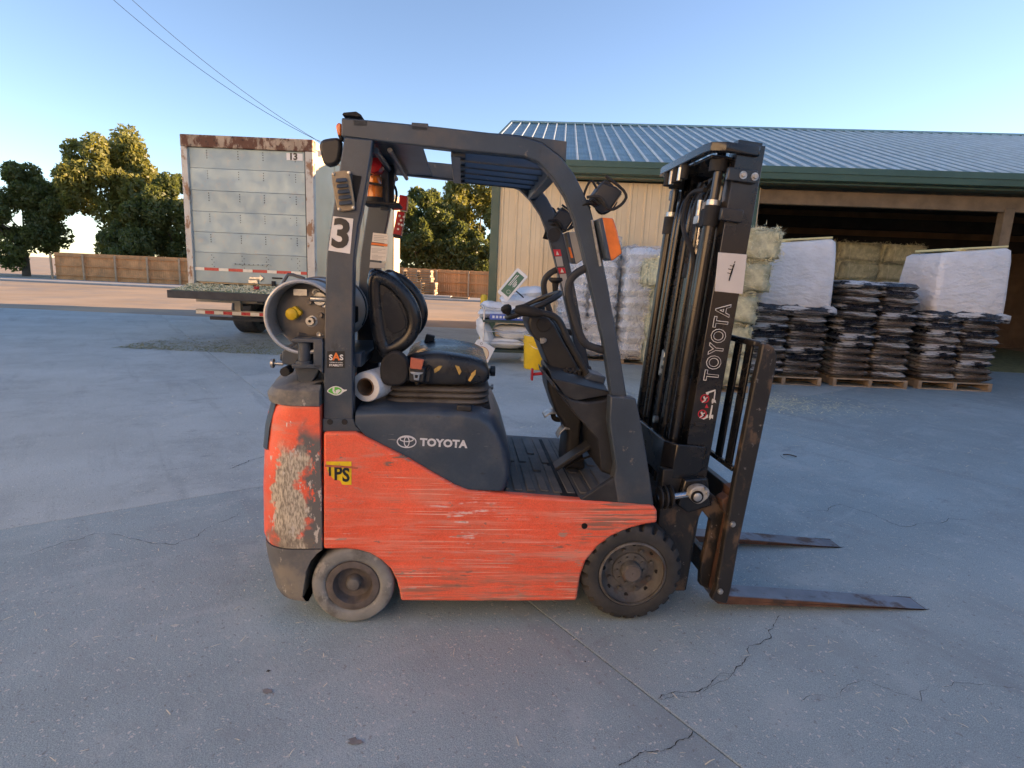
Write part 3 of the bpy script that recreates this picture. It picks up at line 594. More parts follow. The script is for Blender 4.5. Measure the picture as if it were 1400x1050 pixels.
cu = [(0.1906,1.0789),(0.1805,1.148),(0.2249,1.1985),(0.3336,1.2217),(0.4307,1.215),(0.5287,1.2016),(0.5753,1.1798),(0.5997,1.1439),(0.5945,1.1036),(0.5325,1.085)]
def cus(y, s, dz):
    cx = sum(p[0] for p in cu) / len(cu); cz = sum(p[1] for p in cu) / len(cu)
    return [(cx + (x - cx) * (1 - s), y, cz + (z - cz) * (1 - s) + dz * (z > cz)) for x, z in smooth2(cu, 1)]
g = G().loft([cus(-.342, .16, -.01), cus(-.335, .06, 0), cus(-.315, .01, .005), cus(-.28, 0, .012), cus(-.19, 0, .0), cus(.02, 0, -.005), cus(.16, 0, 0), cus(.22, 0, .012), cus(.25, .01, .005), cus(.265, .06, 0), cus(.27, .16, -.01)])
cush = obj('cushion', g, 'vinyl', st, ang=70)
for pts in ([(0.3451,1.1549),(0.3674,1.172),(0.3835,1.1725),(0.371,1.1524),(0.3487,1.1385)], [(0.4383,1.1775),(0.4579,1.1715),(0.4683,1.1487),(0.459,1.1319),(0.4452,1.1612)], [(0.4987,1.1101),(0.514,1.1438),(0.533,1.1609),(0.5305,1.1376),(0.5087,1.1037)]):
    obj('tear', G().prism(pts, -.3465, -.330), 'foam', cush, .001, 1)
hp = [(0.1807,1.1464)][0]
obj('hip_guard', G().prism([(p[0], p[1]) for p in smooth2([(0.1112,1.167),(0.1299,1.2128),(0.1769,1.24),(0.218,1.2253),(0.2405,1.184),(0.2382,1.1056),(0.1938,1.0781),(0.1208,1.0827)], 2)], -.38, -.335), 'black_matte', st, .012, 3)
# seat back: shell with hooped side bolsters
bo = [(0.0507,1.5256),(0.0508,1.5664),(0.0727,1.5861),(0.1228,1.5727),(0.1829,1.5376),(0.2373,1.486),(0.2733,1.4234),(0.2871,1.3592),(0.2718,1.2933),(0.2336,1.2427),(0.1789,1.2045),(0.1111,1.1792),(0.0789,1.2539),(0.0599,1.383)]
bi = [(0.1136,1.4809),(0.1421,1.4821),(0.1836,1.4455),(0.2096,1.3887),(0.2197,1.3372),(0.2006,1.317),(0.1621,1.3026),(0.1332,1.3276),(0.117,1.4012)]
BK = -.24
def wing(y):
    so_, si = smooth2(bo, 2), smooth2(bi, 2)
    mid = [((a[0] * .5 + b[0] * .5), (a[1] * .5 + b[1] * .5)) for a, b in zip(smooth2(bo[:1] + bo[1:], 2), so_)]
    w_ = obj('bolster', G().prism(so_, y - .030, y + .035), 'vinyl', st, .022, 3, ang=60)
    loop = [(0.0758,1.533),(0.0915,1.5463),(0.1355,1.5356),(0.1864,1.4966),(0.2314,1.441),(0.2547,1.371),(0.2458,1.3088),(0.2075,1.2616),(0.1529,1.2301),(0.1174,1.2355),(0.0981,1.3035),(0.0821,1.4159)]
    obj('bolster_recess', G().prism(si, y - .0325, y - .028), 'black_matte', w_, .002)
    obj('bolster_pad', G().tube(smooth_path([(x, y - .020, z) for x, z in loop], 2, True), .031, 12, True, flat=(1., .75)), 'vinyl', w_)
wing(-.275); wing(.21)
bk = [(0.0601,1.526),(0.0789,1.5708),(0.1165,1.5724),(0.1671,1.5306),(0.209,1.4529),(0.2195,1.3567),(0.1851,1.2411),(0.1175,1.2026),(0.0853,1.2541),(0.0662,1.3832)]
def bks(y, s, dx): return [(x + dx, y, z) for x, z in [((sum(q[0] for q in bk) / 10) + (p[0] - sum(q[0] for q in bk) / 10) * (1 - s), (sum(q[1] for q in bk) / 10) + (p[1] - sum(q[1] for q in bk) / 10) * (1 - s)) for p in smooth2(bk, 1)]]
g = G().loft([bks(-.25, .0, -.0), bks(-.15, .06, -.03), bks(0, .08, -.045), bks(.12, .06, -.03), bks(.19, 0, 0)]); obj('backrest', g, 'vinyl', st, ang=70)
obj('back_frame', G().prism([(0.0251,1.492),(0.0475,1.5026),(0.0991,1.2165),(0.1255,1.1501),(0.0337,1.1473),(0.0567,1.2151)], -.17, .18), 'black_matte', st, .008)
# belt buckle, red tag, tongue and receiver
obj('buckle_stalk', G().tube(smooth_path([(x, -0.3500, z) for x, z in [(0.2727,1.0883),(0.3041,1.1386),(0.3292,1.1721)]], 1), .016, 8, flat=(.6, 1.3)), 'black_matte', st)
q = [(0.2483,1.213),(0.305,1.2051),(0.2962,1.1597),(0.2457,1.1646)]
obj('belt_tag', G().prism(q, -0.3970, -0.3850), 'decal_tag', st, .003)
q = [(0.2384,1.1725),(0.3113,1.1682),(0.3059,1.1029),(0.2423,1.1043)]
obj('belt_retractor', G().prism(q, -0.3860, -0.3450), 'black_plastic', st, .006)
tq = [(0.2467,1.1502),(0.3034,1.1486),(0.2972,1.1404),(0.2878,1.1385),(0.285,1.1125),(0.2629,1.1135),(0.2594,1.1377),(0.2499,1.1406)]
obj('belt_tongue', G().prism(tq, -0.3940, -0.3890), 'chrome', st, .001)
obj('tongue_slot', G().prism([(0.2676,1.137),(0.2802,1.1357),(0.2782,1.1227),(0.2672,1.1237)], -0.3955, -0.3930), 'dark_hole', st)
obj('belt_webbing', G().prism([(0.3166,1.1586),(0.3358,1.1592),(0.3272,1.103),(0.3047,1.0991)], -0.3650, -0.3420), 'black_matte', st, .003)
rc = [(0.2635,1.2017),(0.2781,1.2569),(0.3246,1.2468),(0.3064,1.1835)]
obj('belt_receiver', G().prism(rc, .18, .225), 'black_plastic', st, .006)
kx, kz = [(0.6113,1.1151)][0]
obj('weight_knob', G().cyl((kx - .03, -.10, kz), (kx + .002, -.10, kz), .014).cyl((kx - .002, -.10, kz), (kx + .022, -.10, kz), .026, 8), 'black_plastic', st, .003)
kx, kz = [(0.6099,1.0267)][0]
obj('slide_lever', G().cyl((kx - .04, -.05, kz), (kx + .01, -.05, kz), .006).cyl((kx + .008, -.05, kz), (kx + .02, -.05, kz), .014), 'bright_steel', st)

# --- gas tank bracket
br = thing('tank_bracket', '', '', (0, 0, 0)); del br['label']; del br['category']; br.parent = FK
obj('bracket_arm', G().prism([(-0.29,1.2257),(-0.2243,1.2585),(-0.1058,1.2656),(-0.1078,1.1355),(-0.1614,1.1558),(-0.2208,1.1602),(-0.2918,1.1673)], -.40, -.34), 'guard_paint', br, .006)
obj('bracket_lug', G().prism([(-0.2325,1.2856),(-0.1083,1.2899),(-0.1086,1.2716),(-0.23,1.2674)], -.46, -.36), 'guard_paint', br, .004)
obj('bracket_lug', G().prism([(-0.2352,1.1783),(-0.1101,1.1822),(-0.1104,1.1635),(-0.2327,1.1598)], -.46, -.36), 'guard_paint', br, .004)
obj('bracket_wall', G().prism([(-0.1442,1.2765),(-0.1056,1.2778),(-0.1077,1.1418),(-0.1284,1.1599),(-0.1462,1.1655)], -.46, -.40), 'guard_paint', br, .004)
a = [(-0.1884,1.2677),(-0.1904,1.175)]
obj('hinge_pin', G().cyl((a[0][0], -.425, a[0][1]), (a[1][0], -.425, a[1][1]), .026, 16), 'guard_paint', br)
obj('pin_flange', G().cyl((a[1][0], -.425, a[1][1] + .016), (a[1][0], -.425, a[1][1]), .036, 16), 'guard_paint', br)
obj('bracket_foot', G().prism([(-0.2357,1.1597),(-0.1253,1.1631),(-0.1626,1.0933),(-0.2165,1.0918)], -.42, -.34), 'guard_paint', br, .006)
a = [(-0.3369,1.1658),(-0.295,1.164)]
obj('stop_bolt', G().cyl((a[0][0], -.37, a[0][1]), (a[1][0], -.37, a[1][1]), .008).cyl((a[0][0] - .006, -.37, a[0][1]), (a[0][0] + .004, -.37, a[0][1]), .021), 'bright_steel', br)
a = [(-0.2716,1.1396)][0]
obj('bolt_head', G().cyl((a[0], -.43, a[1]), (a[0], -.36, a[1]), .020, 10), 'black_matte', br)
obj('bracket_block', G().prism([(0.0092,1.2239),(0.0398,1.2249),(0.0396,1.1648),(0.0088,1.1638)], -.40, -.30), 'guard_paint', br, .004)
obj('tank_cradle', G().box(-.33, .04, -.30, .30, 1.165, 1.20), 'guard_paint', br, .006)
obj('cradle_post', G().box(-.20, -.05, -.06, .12, 1.09, 1.17), 'guard_paint', br, .006)

# --- mast (tilted forwards)
mu = Vector((.0678, 0, .9977)); mf = Vector((.9977, 0, -.0678)); MP = Vector((1.4914, 0, .06))
def mp(s, t, y): return MP + mu * s + mf * t + Vector((0, y, 0))
def mbox(g, s0, s1, t0, t1, y0, y1):
    vs = [mp(s, t, y) for s in (s0, s1) for y in (y0, y1) for t in (t0, t1)]
    return g.add(vs, [(0, 2, 3, 1), (4, 5, 7, 6), (0, 1, 5, 4), (2, 6, 7, 3), (0, 4, 6, 2), (1, 3, 7, 5)])
ms = thing('mast', '', '', (0, 0, 0)); del ms['label']; del ms['category']; ms.parent = FK
def channel(name, yo, sgn, s0, s1, t0, t1, web=.016, fl=.078, ft=.018):
    # C section: web outside, flanges pointing inwards
    y1, y2, y3 = yo, yo + sgn * web, yo + sgn * fl
    out = [(t0, y1), (t1, y1), (t1, y3), (t1 - ft, y3), (t1 - ft, y2), (t0 + ft, y2), (t0 + ft, y3), (t0, y3)]
    g = G().prism(out, s0, s1, fn=lambda p, s: mp(s, p[0], p[1])); return obj(name, g, 'mast_black', ms, .003)
for sg, yo in ((1, -.33), (-1, .36)):
    channel('outer_channel', yo, sg, .02, 2.135, 0, .125)
    channel('middle_channel', yo + sg * .052, sg, .10, 2.16, .022, .135)
    channel('inner_channel', yo + sg * .108, sg, .12, 2.05, .04, .15)
    yc = yo + sg * .078
    obj('lift_cylinder', G().cyl(mp(.25, -.035, yc), mp(1.80, -.035, yc), .029, 18), 'mast_black', ms)
    obj('cylinder_gland', G().cyl(mp(1.78, -.035, yc), mp(1.87, -.035, yc), .036, 18), 'black_matte', ms)
    obj('cylinder_band', G().cyl(mp(1.872, -.035, yc), mp(1.895, -.035, yc), .0305, 18), 'bright_steel', ms)
    obj('cylinder_rod', G().cyl(mp(1.86, -.035, yc), mp(2.10, -.035, yc), .02, 16), 'mast_black', ms)
    mbox_ = mbox(G(), 1.99, 2.045, -.012, .115, yo - sg * .004 - (0 if sg > 0 else 0), yo + sg * .02)
    for ss, tt, ln in ((1.97, -.012, .112), (1.80, -.012, .08)):
        obj('mast_block', mbox(G(), ss, ss + .055, tt - .02, tt + ln, min(yo - sg * .022, yo + sg * .004), max(yo - sg * .022, yo + sg * .004)), 'mast_black', ms, .004)
    for tt in (.035, .088):
        bl = G().tube([mp(1.998, tt, yo - sg * .02), mp(1.998, tt, yo - sg * .026)], .017, 14); b_ = obj('washer', bl, 'bright_steel', ms)
        obj('bolt', G().tube([mp(1.998, tt, yo - sg * .026), mp(1.998, tt, yo - sg * .036)], .0105, 6), 'cast_alloy', b_, .001, 1)
# free-lift cylinder, chains, hoses in the middle
obj('free_lift_cylinder', G().cyl(mp(.3, .03, .015), mp(1.55, .03, .015), .042, 20), 'mast_black', ms)
obj('cylinder_cap', G().cyl(mp(1.55, .03, .015), mp(1.62, .03, .015), .05, 20), 'black_matte', ms)
obj('free_lift_rod', G().cyl(mp(1.6, .03, .015), mp(1.80, .03, .015), .026, 16), 'chrome', ms)
for yy in (-.10, .13):
    gch = G()
    for k in range(70): mbox(gch, .25 + k * .0225, .25 + k * .0225 + .019, -.012 + .004 * (k % 2), .0 - .004 * (k % 2), yy - .014 + .003 * (k % 2), yy + .014 - .003 * (k % 2))
    oc = obj('lift_chain', gch, 'black_matte', ms); oc['kind'] = 'stuff'
for yy, tt in ((-.15, -.02), (-.062, -.02), (.075, -.015), (.20, -.02), (.225, -.03)):
    obj('hydraulic_hose', G().tube(smooth_path([mp(.3, tt, yy), mp(.9, tt, yy), mp(1.6, tt, yy), mp(1.85, tt, yy), mp(1.95, tt + .02, yy + .02), mp(2.03, tt + .06, yy + .03)], 2), .011, 8), 'mast_black', ms)
hz_ = [mp(.9, -.012, -.125), mp(1.45, -.015, -.12), mp(1.66, -.02, -.10), mp(1.72, -.05, -.06), mp(1.80, -.06, .03), mp(1.93, -.05, .06), mp(1.97, -.04, .0), mp(1.96, -.03, -.12)]
obj('hydraulic_hose', G().tube(smooth_path(hz_, 3), .012, 8), 'black_matte', ms)
obj('hose_clamp', mbox(G(), 1.80, 1.84, -.05, -.01, -.14, -.08), 'bright_steel', ms, .004)
obj('hose_fitting', G().cyl(mp(1.84, -.02, -.062), mp(1.92, -.02, -.062), .015, 10), 'bright_steel', ms)
obj('fitting_block', mbox(G(), 1.78, 1.86, -.055, .0, -.225, -.165), 'black_matte', ms, .005)
obj('fitting_block', mbox(G(), 1.86, 1.90, -.05, -.01, -.23, -.16), 'mast_black', ms, .005)
# top tie beam: hooks backwards round the cylinder heads
def bent(name, plan, s0, s1, mat, bev=.004):
    g = G().prism(plan, s0, s1, fn=lambda p, s: mp(s, p[0], p[1])); return obj(name, g, mat, ms, bev)
bent('top_tie_beam', [(.10, -.335), (.09, -.352), (-.06, -.352), (-.115, -.315), (-.125, -.26), (-.125, .29), (-.115, .345), (-.06, .382), (.09, .382), (.10, .362), (-.045, .352), (-.085, .32), (-.09, .27), (-.09, -.24), (-.085, -.29), (-.045, -.322)], 2.085, 2.125, 'mast_black')
obj('tie_plate', mbox(G(), 2.07, 2.082, -.09, .10, -.28, .31), 'mast_black', ms, .003)
for yy in (-.24, .275): obj('rod_anchor', G().cyl(mp(2.02, -.035, yy), mp(2.085, -.035, yy), .04, 16), 'black_matte', ms)
for k in range(5):
    obj('anchor_bolt', G().cyl(mp(2.02, -.10, .0 + .06 * k), mp(2.085, -.10, .0 + .06 * k), .014 if k % 2 else .02, 10), 'bright_steel' if k in (1, 3) else 'black_matte', ms)
# mid tie beam round the back of the mast
bent('lower_tie_beam', [(.10, -.334), (.09, -.346), (-.05, -.346), (-.10, -.30), (-.10, .33), (-.05, .376), (.09, .376), (.10, .364), (-.04, .362), (-.075, .315), (-.075, -.285), (-.04, -.332)], .60, .77, 'mast_black', .005)
for dd in ((.86, .02), (.66, .05), (.50, .055)):
    obj('channel_stop', mbox(G(), dd[0], dd[0] + .02, dd[1], dd[1] + .05, -.338, -.329), 'mast_black', ms, .003)
obj('slide_pad', mbox(G(), 1.02, 1.16, -.012, .004, .12, .165), 'bright_steel', ms, .003)
obj('pad_bolt', G().cyl(mp(.80, -.03, .02), mp(.80, -.05, .02), .02, 10), 'bright_steel', ms)
# mast foot plate behind the front wheel, tilt cylinder and its eye
obj('mast_foot', G().prism([(1.4335,0.7081),(1.6501,0.7114),(1.6595,0.5252),(1.6199,0.4109),(1.6198,0.1977),(1.6061,0.0749),(1.5307,0.0753),(1.4761,0.2563),(1.4342,0.4289)], -.345, -.28), 'mast_worn', ms, .006)
obj('mast_foot', G().prism([(1.4335,0.7081),(1.6501,0.7114),(1.6595,0.5252),(1.6199,0.4109),(1.6198,0.1977),(1.6061,0.0749),(1.5307,0.0753),(1.4761,0.2563),(1.4342,0.4289)], .31, .375), 'mast_worn', ms, .006)
obj('axle_case', G().box(1.38, 1.52, -.28, .32, .20, .55), 'black_matte', ms, .01)
q = [(1.4038,0.5774),(1.5434,0.5988),(1.5997,0.6049),(1.6231,0.6197),(1.477,0.589)]
td = Vector((q[1][0] - q[0][0], 0, q[1][1] - q[0][1])).normalized()
tq = Vector((q[0][0], -.385, q[0][1]))
obj('tilt_rod', G().cyl(tq, tq + td * .19, .0165, 14), 'chrome', ms)
rings_p = []
rr = []
for k in range(9): rings_p.append(tq + td * (.005 + .008 * k)); rr.append(.048 if k % 2 else .036)
obj('rod_boot', G().tube(rings_p, rr, 18), 'black_matte', ms)
for k in range(3): obj('boot_ring', G().tube([tq + td * (.01 + .026 * k) + Vector((0, .052 * math.cos(a), .052 * math.sin(a))) + td * (.0) for a in [2 * math.pi * i / 20 for i in range(20)]], .005, 6, True), 'black_plastic', ms)
ev = smooth2([(1.5377,0.6121),(1.5452,0.641),(1.5754,0.6557),(1.6071,0.6561),(1.6374,0.6385),(1.6374,0.606),(1.6185,0.584),(1.5921,0.5656),(1.5591,0.5762)], 2)
eye = obj('tilt_eye', G().prism(ev, -.43, -.385), 'cast_alloy', ms, .006, 2)
ec = [(1.5766,0.6057),(1.6111,0.6456),(1.6244,0.6206)]
obj('eye_pin', G().lathe([(0, -.014), (.012, -.014), (.02, -.010), (.02, .002)], (ec[0][0], -.43, ec[0][1]), seg=16), 'bright_steel', eye)
obj('eye_recess', G().lathe([(.022, -.004), (.03, -.004), (.03, .002), (.022, .002)], (ec[0][0], -.43, ec[0][1]), seg=20), 'dark_hole', eye)
for e in ec[1:]: obj('eye_bolt', G().lathe([(0, -.008), (.007, -.008), (.009, .002)], (e[0], -.43, e[1]), seg=10), 'bright_steel', eye)
obj('tilt_lug', G().prism([(1.5301,0.669),(1.6399,0.6814),(1.677,0.542),(1.565,0.5038),(1.5072,0.5404)], -.385, -.34), 'mast_black', ms, .008)

# --- carriage, load backrest, forks
cr = thing('carriage', '', '', (0, 0, 0)); del cr['label']; del cr['category']; cr.parent = FK
obj('side_plate', G().prism([(1.6309,0.5374),(1.6976,0.5604),(1.758,0.5123),(1.7399,0.3491),(1.7164,0.0919),(1.6725,0.1158),(1.6661,0.2099),(1.6828,0.3297),(1.691,0.4553),(1.6495,0.5002)], -.36, -.32), 'mast_worn', cr, .006)
obj('side_plate', G().prism([(1.6309,0.5374),(1.6976,0.5604),(1.758,0.5123),(1.7399,0.3491),(1.7164,0.0919),(1.6725,0.1158),(1.6661,0.2099),(1.6828,0.3297),(1.691,0.4553),(1.6495,0.5002)], .35, .39), 'mast_worn', cr, .006)
obj('roller_arm', G().prism([(1.6694,0.5968),(1.7726,0.5304),(1.74,0.4923),(1.6621,0.5294)], -.345, -.30), 'mast_worn', cr, .006)
obj('hook_block', G().prism([(1.7123,0.576),(1.746,0.5985),(1.7749,0.5693),(1.771,0.5097),(1.7345,0.5094)], -.40, -.33), 'rust_steel', cr, .005)
for s0 in (.06, .47):
    obj('carriage_bar', mbox(G(), s0, s0 + .11, .235, .275, -.44, .47), 'mast_worn', cr, .006)
# backrest frame
bb = [(1.7968,1.3289),(1.8274,1.3299),(1.8534,1.3144),(1.8702,1.2786),(1.8721,1.2254),(1.8325,0.7486),(1.8007,0.3646),(1.7905,0.1441),(1.7778,0.0627),(1.6978,0.0866),(1.7157,0.156),(1.729,0.4204),(1.7434,0.6938),(1.7803,1.1625),(1.7916,1.2628)]
g = G().prism(bb, -.445, -.405); obj('backrest_post', g, 'mast_worn', cr, .008, 3)
g = G().prism([(x, z) for x, z in bb], .435, .475); obj('backrest_post', g, 'mast_worn', cr, .008, 3)
tt = [(1.8206,1.3297),(1.8019,1.3159)]
xt, zt = tt[0]; uu = (mu.x, mu.z)
bx0, bz0 = [(1.7617,0.7476)][0]
obj('backrest_top_bar', G().box(-.0175, .0175, -.41, .44, -.014, .014, Matrix.Translation((xt - .03, 0, zt - .004)) @ Matrix.Rotation(R(4), 4, 'Y')), 'mast_black', cr, .006)
obj('backrest_bottom_bar', G().box(-.012, .012, -.41, .44, -.012, .012, Matrix.Translation((bx0 - .012, 0, bz0 - .012))), 'mast_black', cr, .005)
tp, bp_ = Vector((xt - .03, 0, zt - .005)), Vector((bx0 - .01, 0, bz0 - .01))
dv = (tp - bp_).normalized(); dn = Vector((0, 1, 0)).cross(dv)
for yy in (-.345, -.235, -.03, .08, .19, .30):
    vs = []
    for e in (bp_, tp):
        for a_, b2 in ((-.030, -.006), (.030, -.006), (.030, .006), (-.030, .006)): vs.append(e + Vector((0, yy + a_, 0)) + dn * b2)
    obj('backrest_slat', G().add(vs, [(3, 2, 1, 0), (4, 5, 6, 7), (0, 1, 5, 4), (1, 2, 6, 5), (2, 3, 7, 6), (3, 0, 4, 7)]), 'mast_black', cr, .002)
for p in [(1.756,0.4777),(1.7349,0.133)]:
    obj('pin_head', G().lathe([(0, -.012), (.010, -.012), (.014, -.006), (.014, .002)], (p[0], -.445, p[1]), seg=12), 'bright_steel', cr)
def fork(y0, y1):
    f = thing('fork', '', '', (0, 0, 0)); del f['label']; del f['category']; f.parent = FK
    ux_, uz_ = .9977, -.062
    hx0, hz0 = 1.755, .085
    Ln = 1.10
    tipx, tipz = hx0 + Ln * ux_, hz0 - .036 + Ln * uz_ + .0
    out = [(hx0 - .035, hz0 + .02), (hx0 - .03, hz0 - .02), (hx0 - .005, hz0 - .04), (hx0 + .03, hz0 - .043), (hx0 + Ln * .98, hz0 - .043 + Ln * uz_ + .021), (hx0 + Ln, hz0 + Ln * uz_ - .012), (hx0 + Ln * .98, hz0 + Ln * uz_ - .010), (hx0 + Ln * .5, hz0 + Ln * .5 * uz_ + .0), (hx0 + .06, hz0 + .002), (hx0 + .03, hz0 + .008), (hx0 + .012, hz0 + .03)]
    out = [(x, max(z, .004)) for x, z in out]
    obj('fork_blade', G().prism(out, y0, y1), 'fork_steel', f, .004)
    obj('fork_edge', G().prism([(x, min(z, hz0 + .02) - .004) if i in (6, 7, 8, 9, 10) else (x, z + .0005) for i, (x, z) in enumerate(out)][:10], y0 - .0015, y1 + .0015), 'rust_steel', f, .002)
    sh = [(hx0 - .035, hz0 + .019), (hx0 + .012, hz0 + .031), (hx0 + .012 + .52 * mu.x, hz0 + .03 + .52), (hx0 - .03 + .52 * mu.x, hz0 + .02 + .52)]
    obj('fork_shank', G().prism(sh, y0 + .003, y1 - .003), 'rust_steel', f, .005)
fork(-.41, -.30); fork(.27, .38)

# --- wheels
def front_wheel(yf, sg):
    """yf: outer face, sg: +1 when the tyre extends to +y"""
    wt = thing('wheel', '', '', (0, 0, 0)); del wt['label']; del wt['category']; wt.parent = FK
    cx, cz, Rr = 1.285, .243, .240
    seg = 264; lug = 12
    prof = [(.158, .012), (.165, .004), (.185, 0), (.212, .004), (.224, .010), (.234, .020), (.24, .032), (.24, .075), (.24, .105), (.24, .148), (.234, .16), (.21, .175), (.165, .172)]
    rings = []
    for j, (r, h) in enumerate(prof):
        ring = []
        for i in range(seg):
            a = 2 * math.pi * i / seg
            sh = {4: 0, 5: 0, 6: 1, 7: 3, 8: 3, 9: 1, 10: 0}.get(j, 0)
            gro = 4 <= j <= 10 and ((i + sh) % lug) < 4 and not (j == 8 or j == 7)
            rr_ = r - (.024 if gro else 0) * (1 if 5 <= j <= 9 else .5)
            ring.append((cx + rr_ * math.cos(a), yf + sg * h, cz + rr_ * math.sin(a)))
        rings.append(ring)
    obj('tyre', G().loft(rings, False), 'rubber', wt, ang=30)
    rp = [(.150, .0), (.159, .004), (.161, .014), (.156, .02), (.150, .016), (.146, .03), (.128, .05), (.118, .056), (.086, .056), (.082, .048), (.05, .044), (.048, .020), (.043, .012), (0, .012)]
    rim = obj('rim', G().lathe([(r, sg * h) for r, h in rp], (cx, yf, cz), seg=56, caps=False), 'rim_dirty', wt, 0, 1, 30)
    for k in range(8):
        a = 2 * math.pi * (k + .45) / 8
        obj('lug_nut', G().cyl((cx + .103 * math.cos(a), yf + sg * .058, cz + .103 * math.sin(a)), (cx + .103 * math.cos(a), yf + sg * .04, cz + .103 * math.sin(a)), .0105, 6), 'rim_dirty', rim, .001, 1)
        a += .36
        obj('rim_hole', G().cyl((cx + .129 * math.cos(a), yf + sg * .0455, cz + .129 * math.sin(a)), (cx + .129 * math.cos(a), yf + sg * .06, cz + .129 * math.sin(a)), .0095, 12), 'dark_hole', rim)
    for k in range(10):
        a = 2 * math.pi * k / 10
        obj('hub_bolt', G().cyl((cx + .064 * math.cos(a), yf + sg * .048, cz + .064 * math.sin(a)), (cx + .064 * math.cos(a), yf + sg * .036, cz + .064 * math.sin(a)), .0075, 6), 'rim_dirty', rim)
    obj('hub_cap', G().lathe([(.040, sg * .013), (.036, sg * .008), (.004, sg * .009), (.003, sg * .013), (0, sg * .013)], (cx, yf, cz), seg=28), 'rim_rust', rim)
front_wheel(-.488, 1); front_wheel(.568, -1)
def rear_wheel(yf, sg):
    wt = thing('wheel', '', '', (0, 0, 0)); del wt['label']; del wt['category']; wt.parent = FK
    cx, cz = .010, .184
    prof = [(.118, .012), (.122, .004), (.135, .0), (.165, .001), (.175, .006), (.181, .018), (.183, .04), (.183, .09), (.181, .12), (.165, .135), (.12, .13)]
    obj('tyre', G().lathe([(r, sg * h) for r, h in prof], (cx, yf, cz), seg=72, caps=False), 'rubber_grey', wt, ang=50)
    rp = [(.119, .013), (.116, .004), (.112, .002), (.088, .004), (.085, .012), (.083, .03), (.075, .05), (.05, .056), (.036, .052), (.034, .03), (.028, .022), (0, .02)]
    obj('rim', G().lathe([(r, sg * h) for r, h in rp], (cx, yf, cz), seg=56, caps=False), 'rim_rust', wt, ang=35)
    obj('hub_cap', G().lathe([(.033, sg * .04), (.033, sg * .022), (.026, sg * .012), (.010, sg * .008), (0, sg * .008)], (cx, yf, cz), seg=28), 'rim_dirty', wt)
rear_wheel(-.478, 1); rear_wheel(.555, -1)

# --- lamps and fittings on the guard
def work_light(px, y, sc_=1.):
    t = thing('work_light', '', '', (0, 0, 0)); del t['label']; del t['category']; t.parent = FK
    x, z = px
    T = Matrix.Translation((x, y, z)) @ Matrix.Rotation(R(32), 4, 'Y')
    obj('lamp_body', G().loft([[T @ Vector(p) for p in ((-.055, -.055, -.03), (-.055, .055, -.03), (-.055, .055, .03), (-.055, -.055, .03))], [T @ Vector(p) for p in ((.0, -.07, -.045), (.0, .07, -.045), (.0, .07, .045), (.0, -.07, .045))], [T @ Vector(p) for p in ((.035, -.07, -.045), (.035, .07, -.045), (.035, .07, .045), (.035, -.07, .045))]]), 'black_plastic', t, .008)
    for k in range(4): obj('cooling_fin', G().box(-.05, -.01, -.05 + .03 * k, -.042 + .03 * k, -.048, .048, T), 'black_plastic', t)
    obj('lamp_glass', G().box(.0355, .038, -.06, .06, -.036, .036, T), 'mirror_glass', t)
    loop = [T @ Vector(p) for p in ((-.06, -.078, .05), (.055, -.078, .05), (.062, -.078, .0), (.03, -.078, -.055), (-.03, -.078, -.02), (-.075, -.078, -.06))]
    obj('lamp_guard', G().tube(smooth_path(loop, 2), .006, 6), 'black_matte', t)
    obj('lamp_guard', G().tube(smooth_path([p + Vector((0, .156, 0)) for p in loop], 2), .006, 6), 'black_matte', t)
    obj('lamp_bracket', G().tube(smooth_path([T @ Vector((-.02, -.02, -.045)), T @ Vector((-.06, -.01, -.07)), (x - .075, y + .0, z - .05), (x - .09, y + .02, z - .10)], 1), .012, 8, flat=(.5, 1.6)), 'black_matte', t)
    obj('lamp_cable', G().tube(smooth_path([T @ Vector((-.055, 0, .01)), T @ Vector((-.10, .0, .03)), (x - .10, y, z - .01), (x - .085, y + .02, z - .08)], 2), .005, 6), 'black_matte', t)
work_light([(1.0445,1.9117)][0], -.43); work_light([(1.002,1.8862)][0], .35)
def signal(name, out, bk_, y0, y1, lens='orange_lens'):
    t = thing('turn_signal', '', '', (0, 0, 0)); del t['label']; del t['category']; t.parent = FK
    obj('signal_housing', G().prism(bk_, y0, y1), 'grey_plastic', t, .004)
    obj('signal_lens', G().prism(out, y0 + .004, y1 - .004), lens, t, .006)
    c_ = [sum(p[0] for p in bk_) / len(bk_), sum(p[1] for p in bk_) / len(bk_)]
    obj('signal_stay', G().tube([(bk_[0][0] - .012, (y0 + y1) / 2, bk_[0][1] - .0), (bk_[-1][0] - .012, (y0 + y1) / 2, bk_[-1][1] - .03)], .006, 6), 'bright_steel', t)
signal('turn_signal', [(1.0173,1.8271),(1.067,1.8267),(1.0898,1.7745),(1.1154,1.6889),(1.0769,1.6569),(1.0641,1.6593)], [(1.0023,1.8204),(1.0204,1.8273),(1.0706,1.6566),(1.0511,1.6648)], -.50, -.39)
o2 = [(1.0173,1.8271),(1.067,1.8267),(1.0898,1.7745),(1.1154,1.6889),(1.0769,1.6569),(1.0641,1.6593)]; b2_ = [(1.0023,1.8204),(1.0204,1.8273),(1.0706,1.6566),(1.0511,1.6648)]
signal('turn_signal', [(x + .01, z - .0) for x, z in o2], [(x + .01, z) for x, z in b2_], .31, .42, 'galv_panel')
obj('side_reflector', G().prism([(1.0303,1.7445),(1.0423,1.7451),(1.062,1.6914),(1.0501,1.687)], .306, .3105), 'orange_lens', FK)
# fan on the far pillar
fx, fz_ = [(0.9492,1.8076)][0]
obj('pillar_boss', G().lathe([(0, -.006), (.036, -.006), (.036, .03)], (fx, .318, fz_), seg=20), 'black_plastic', FK)
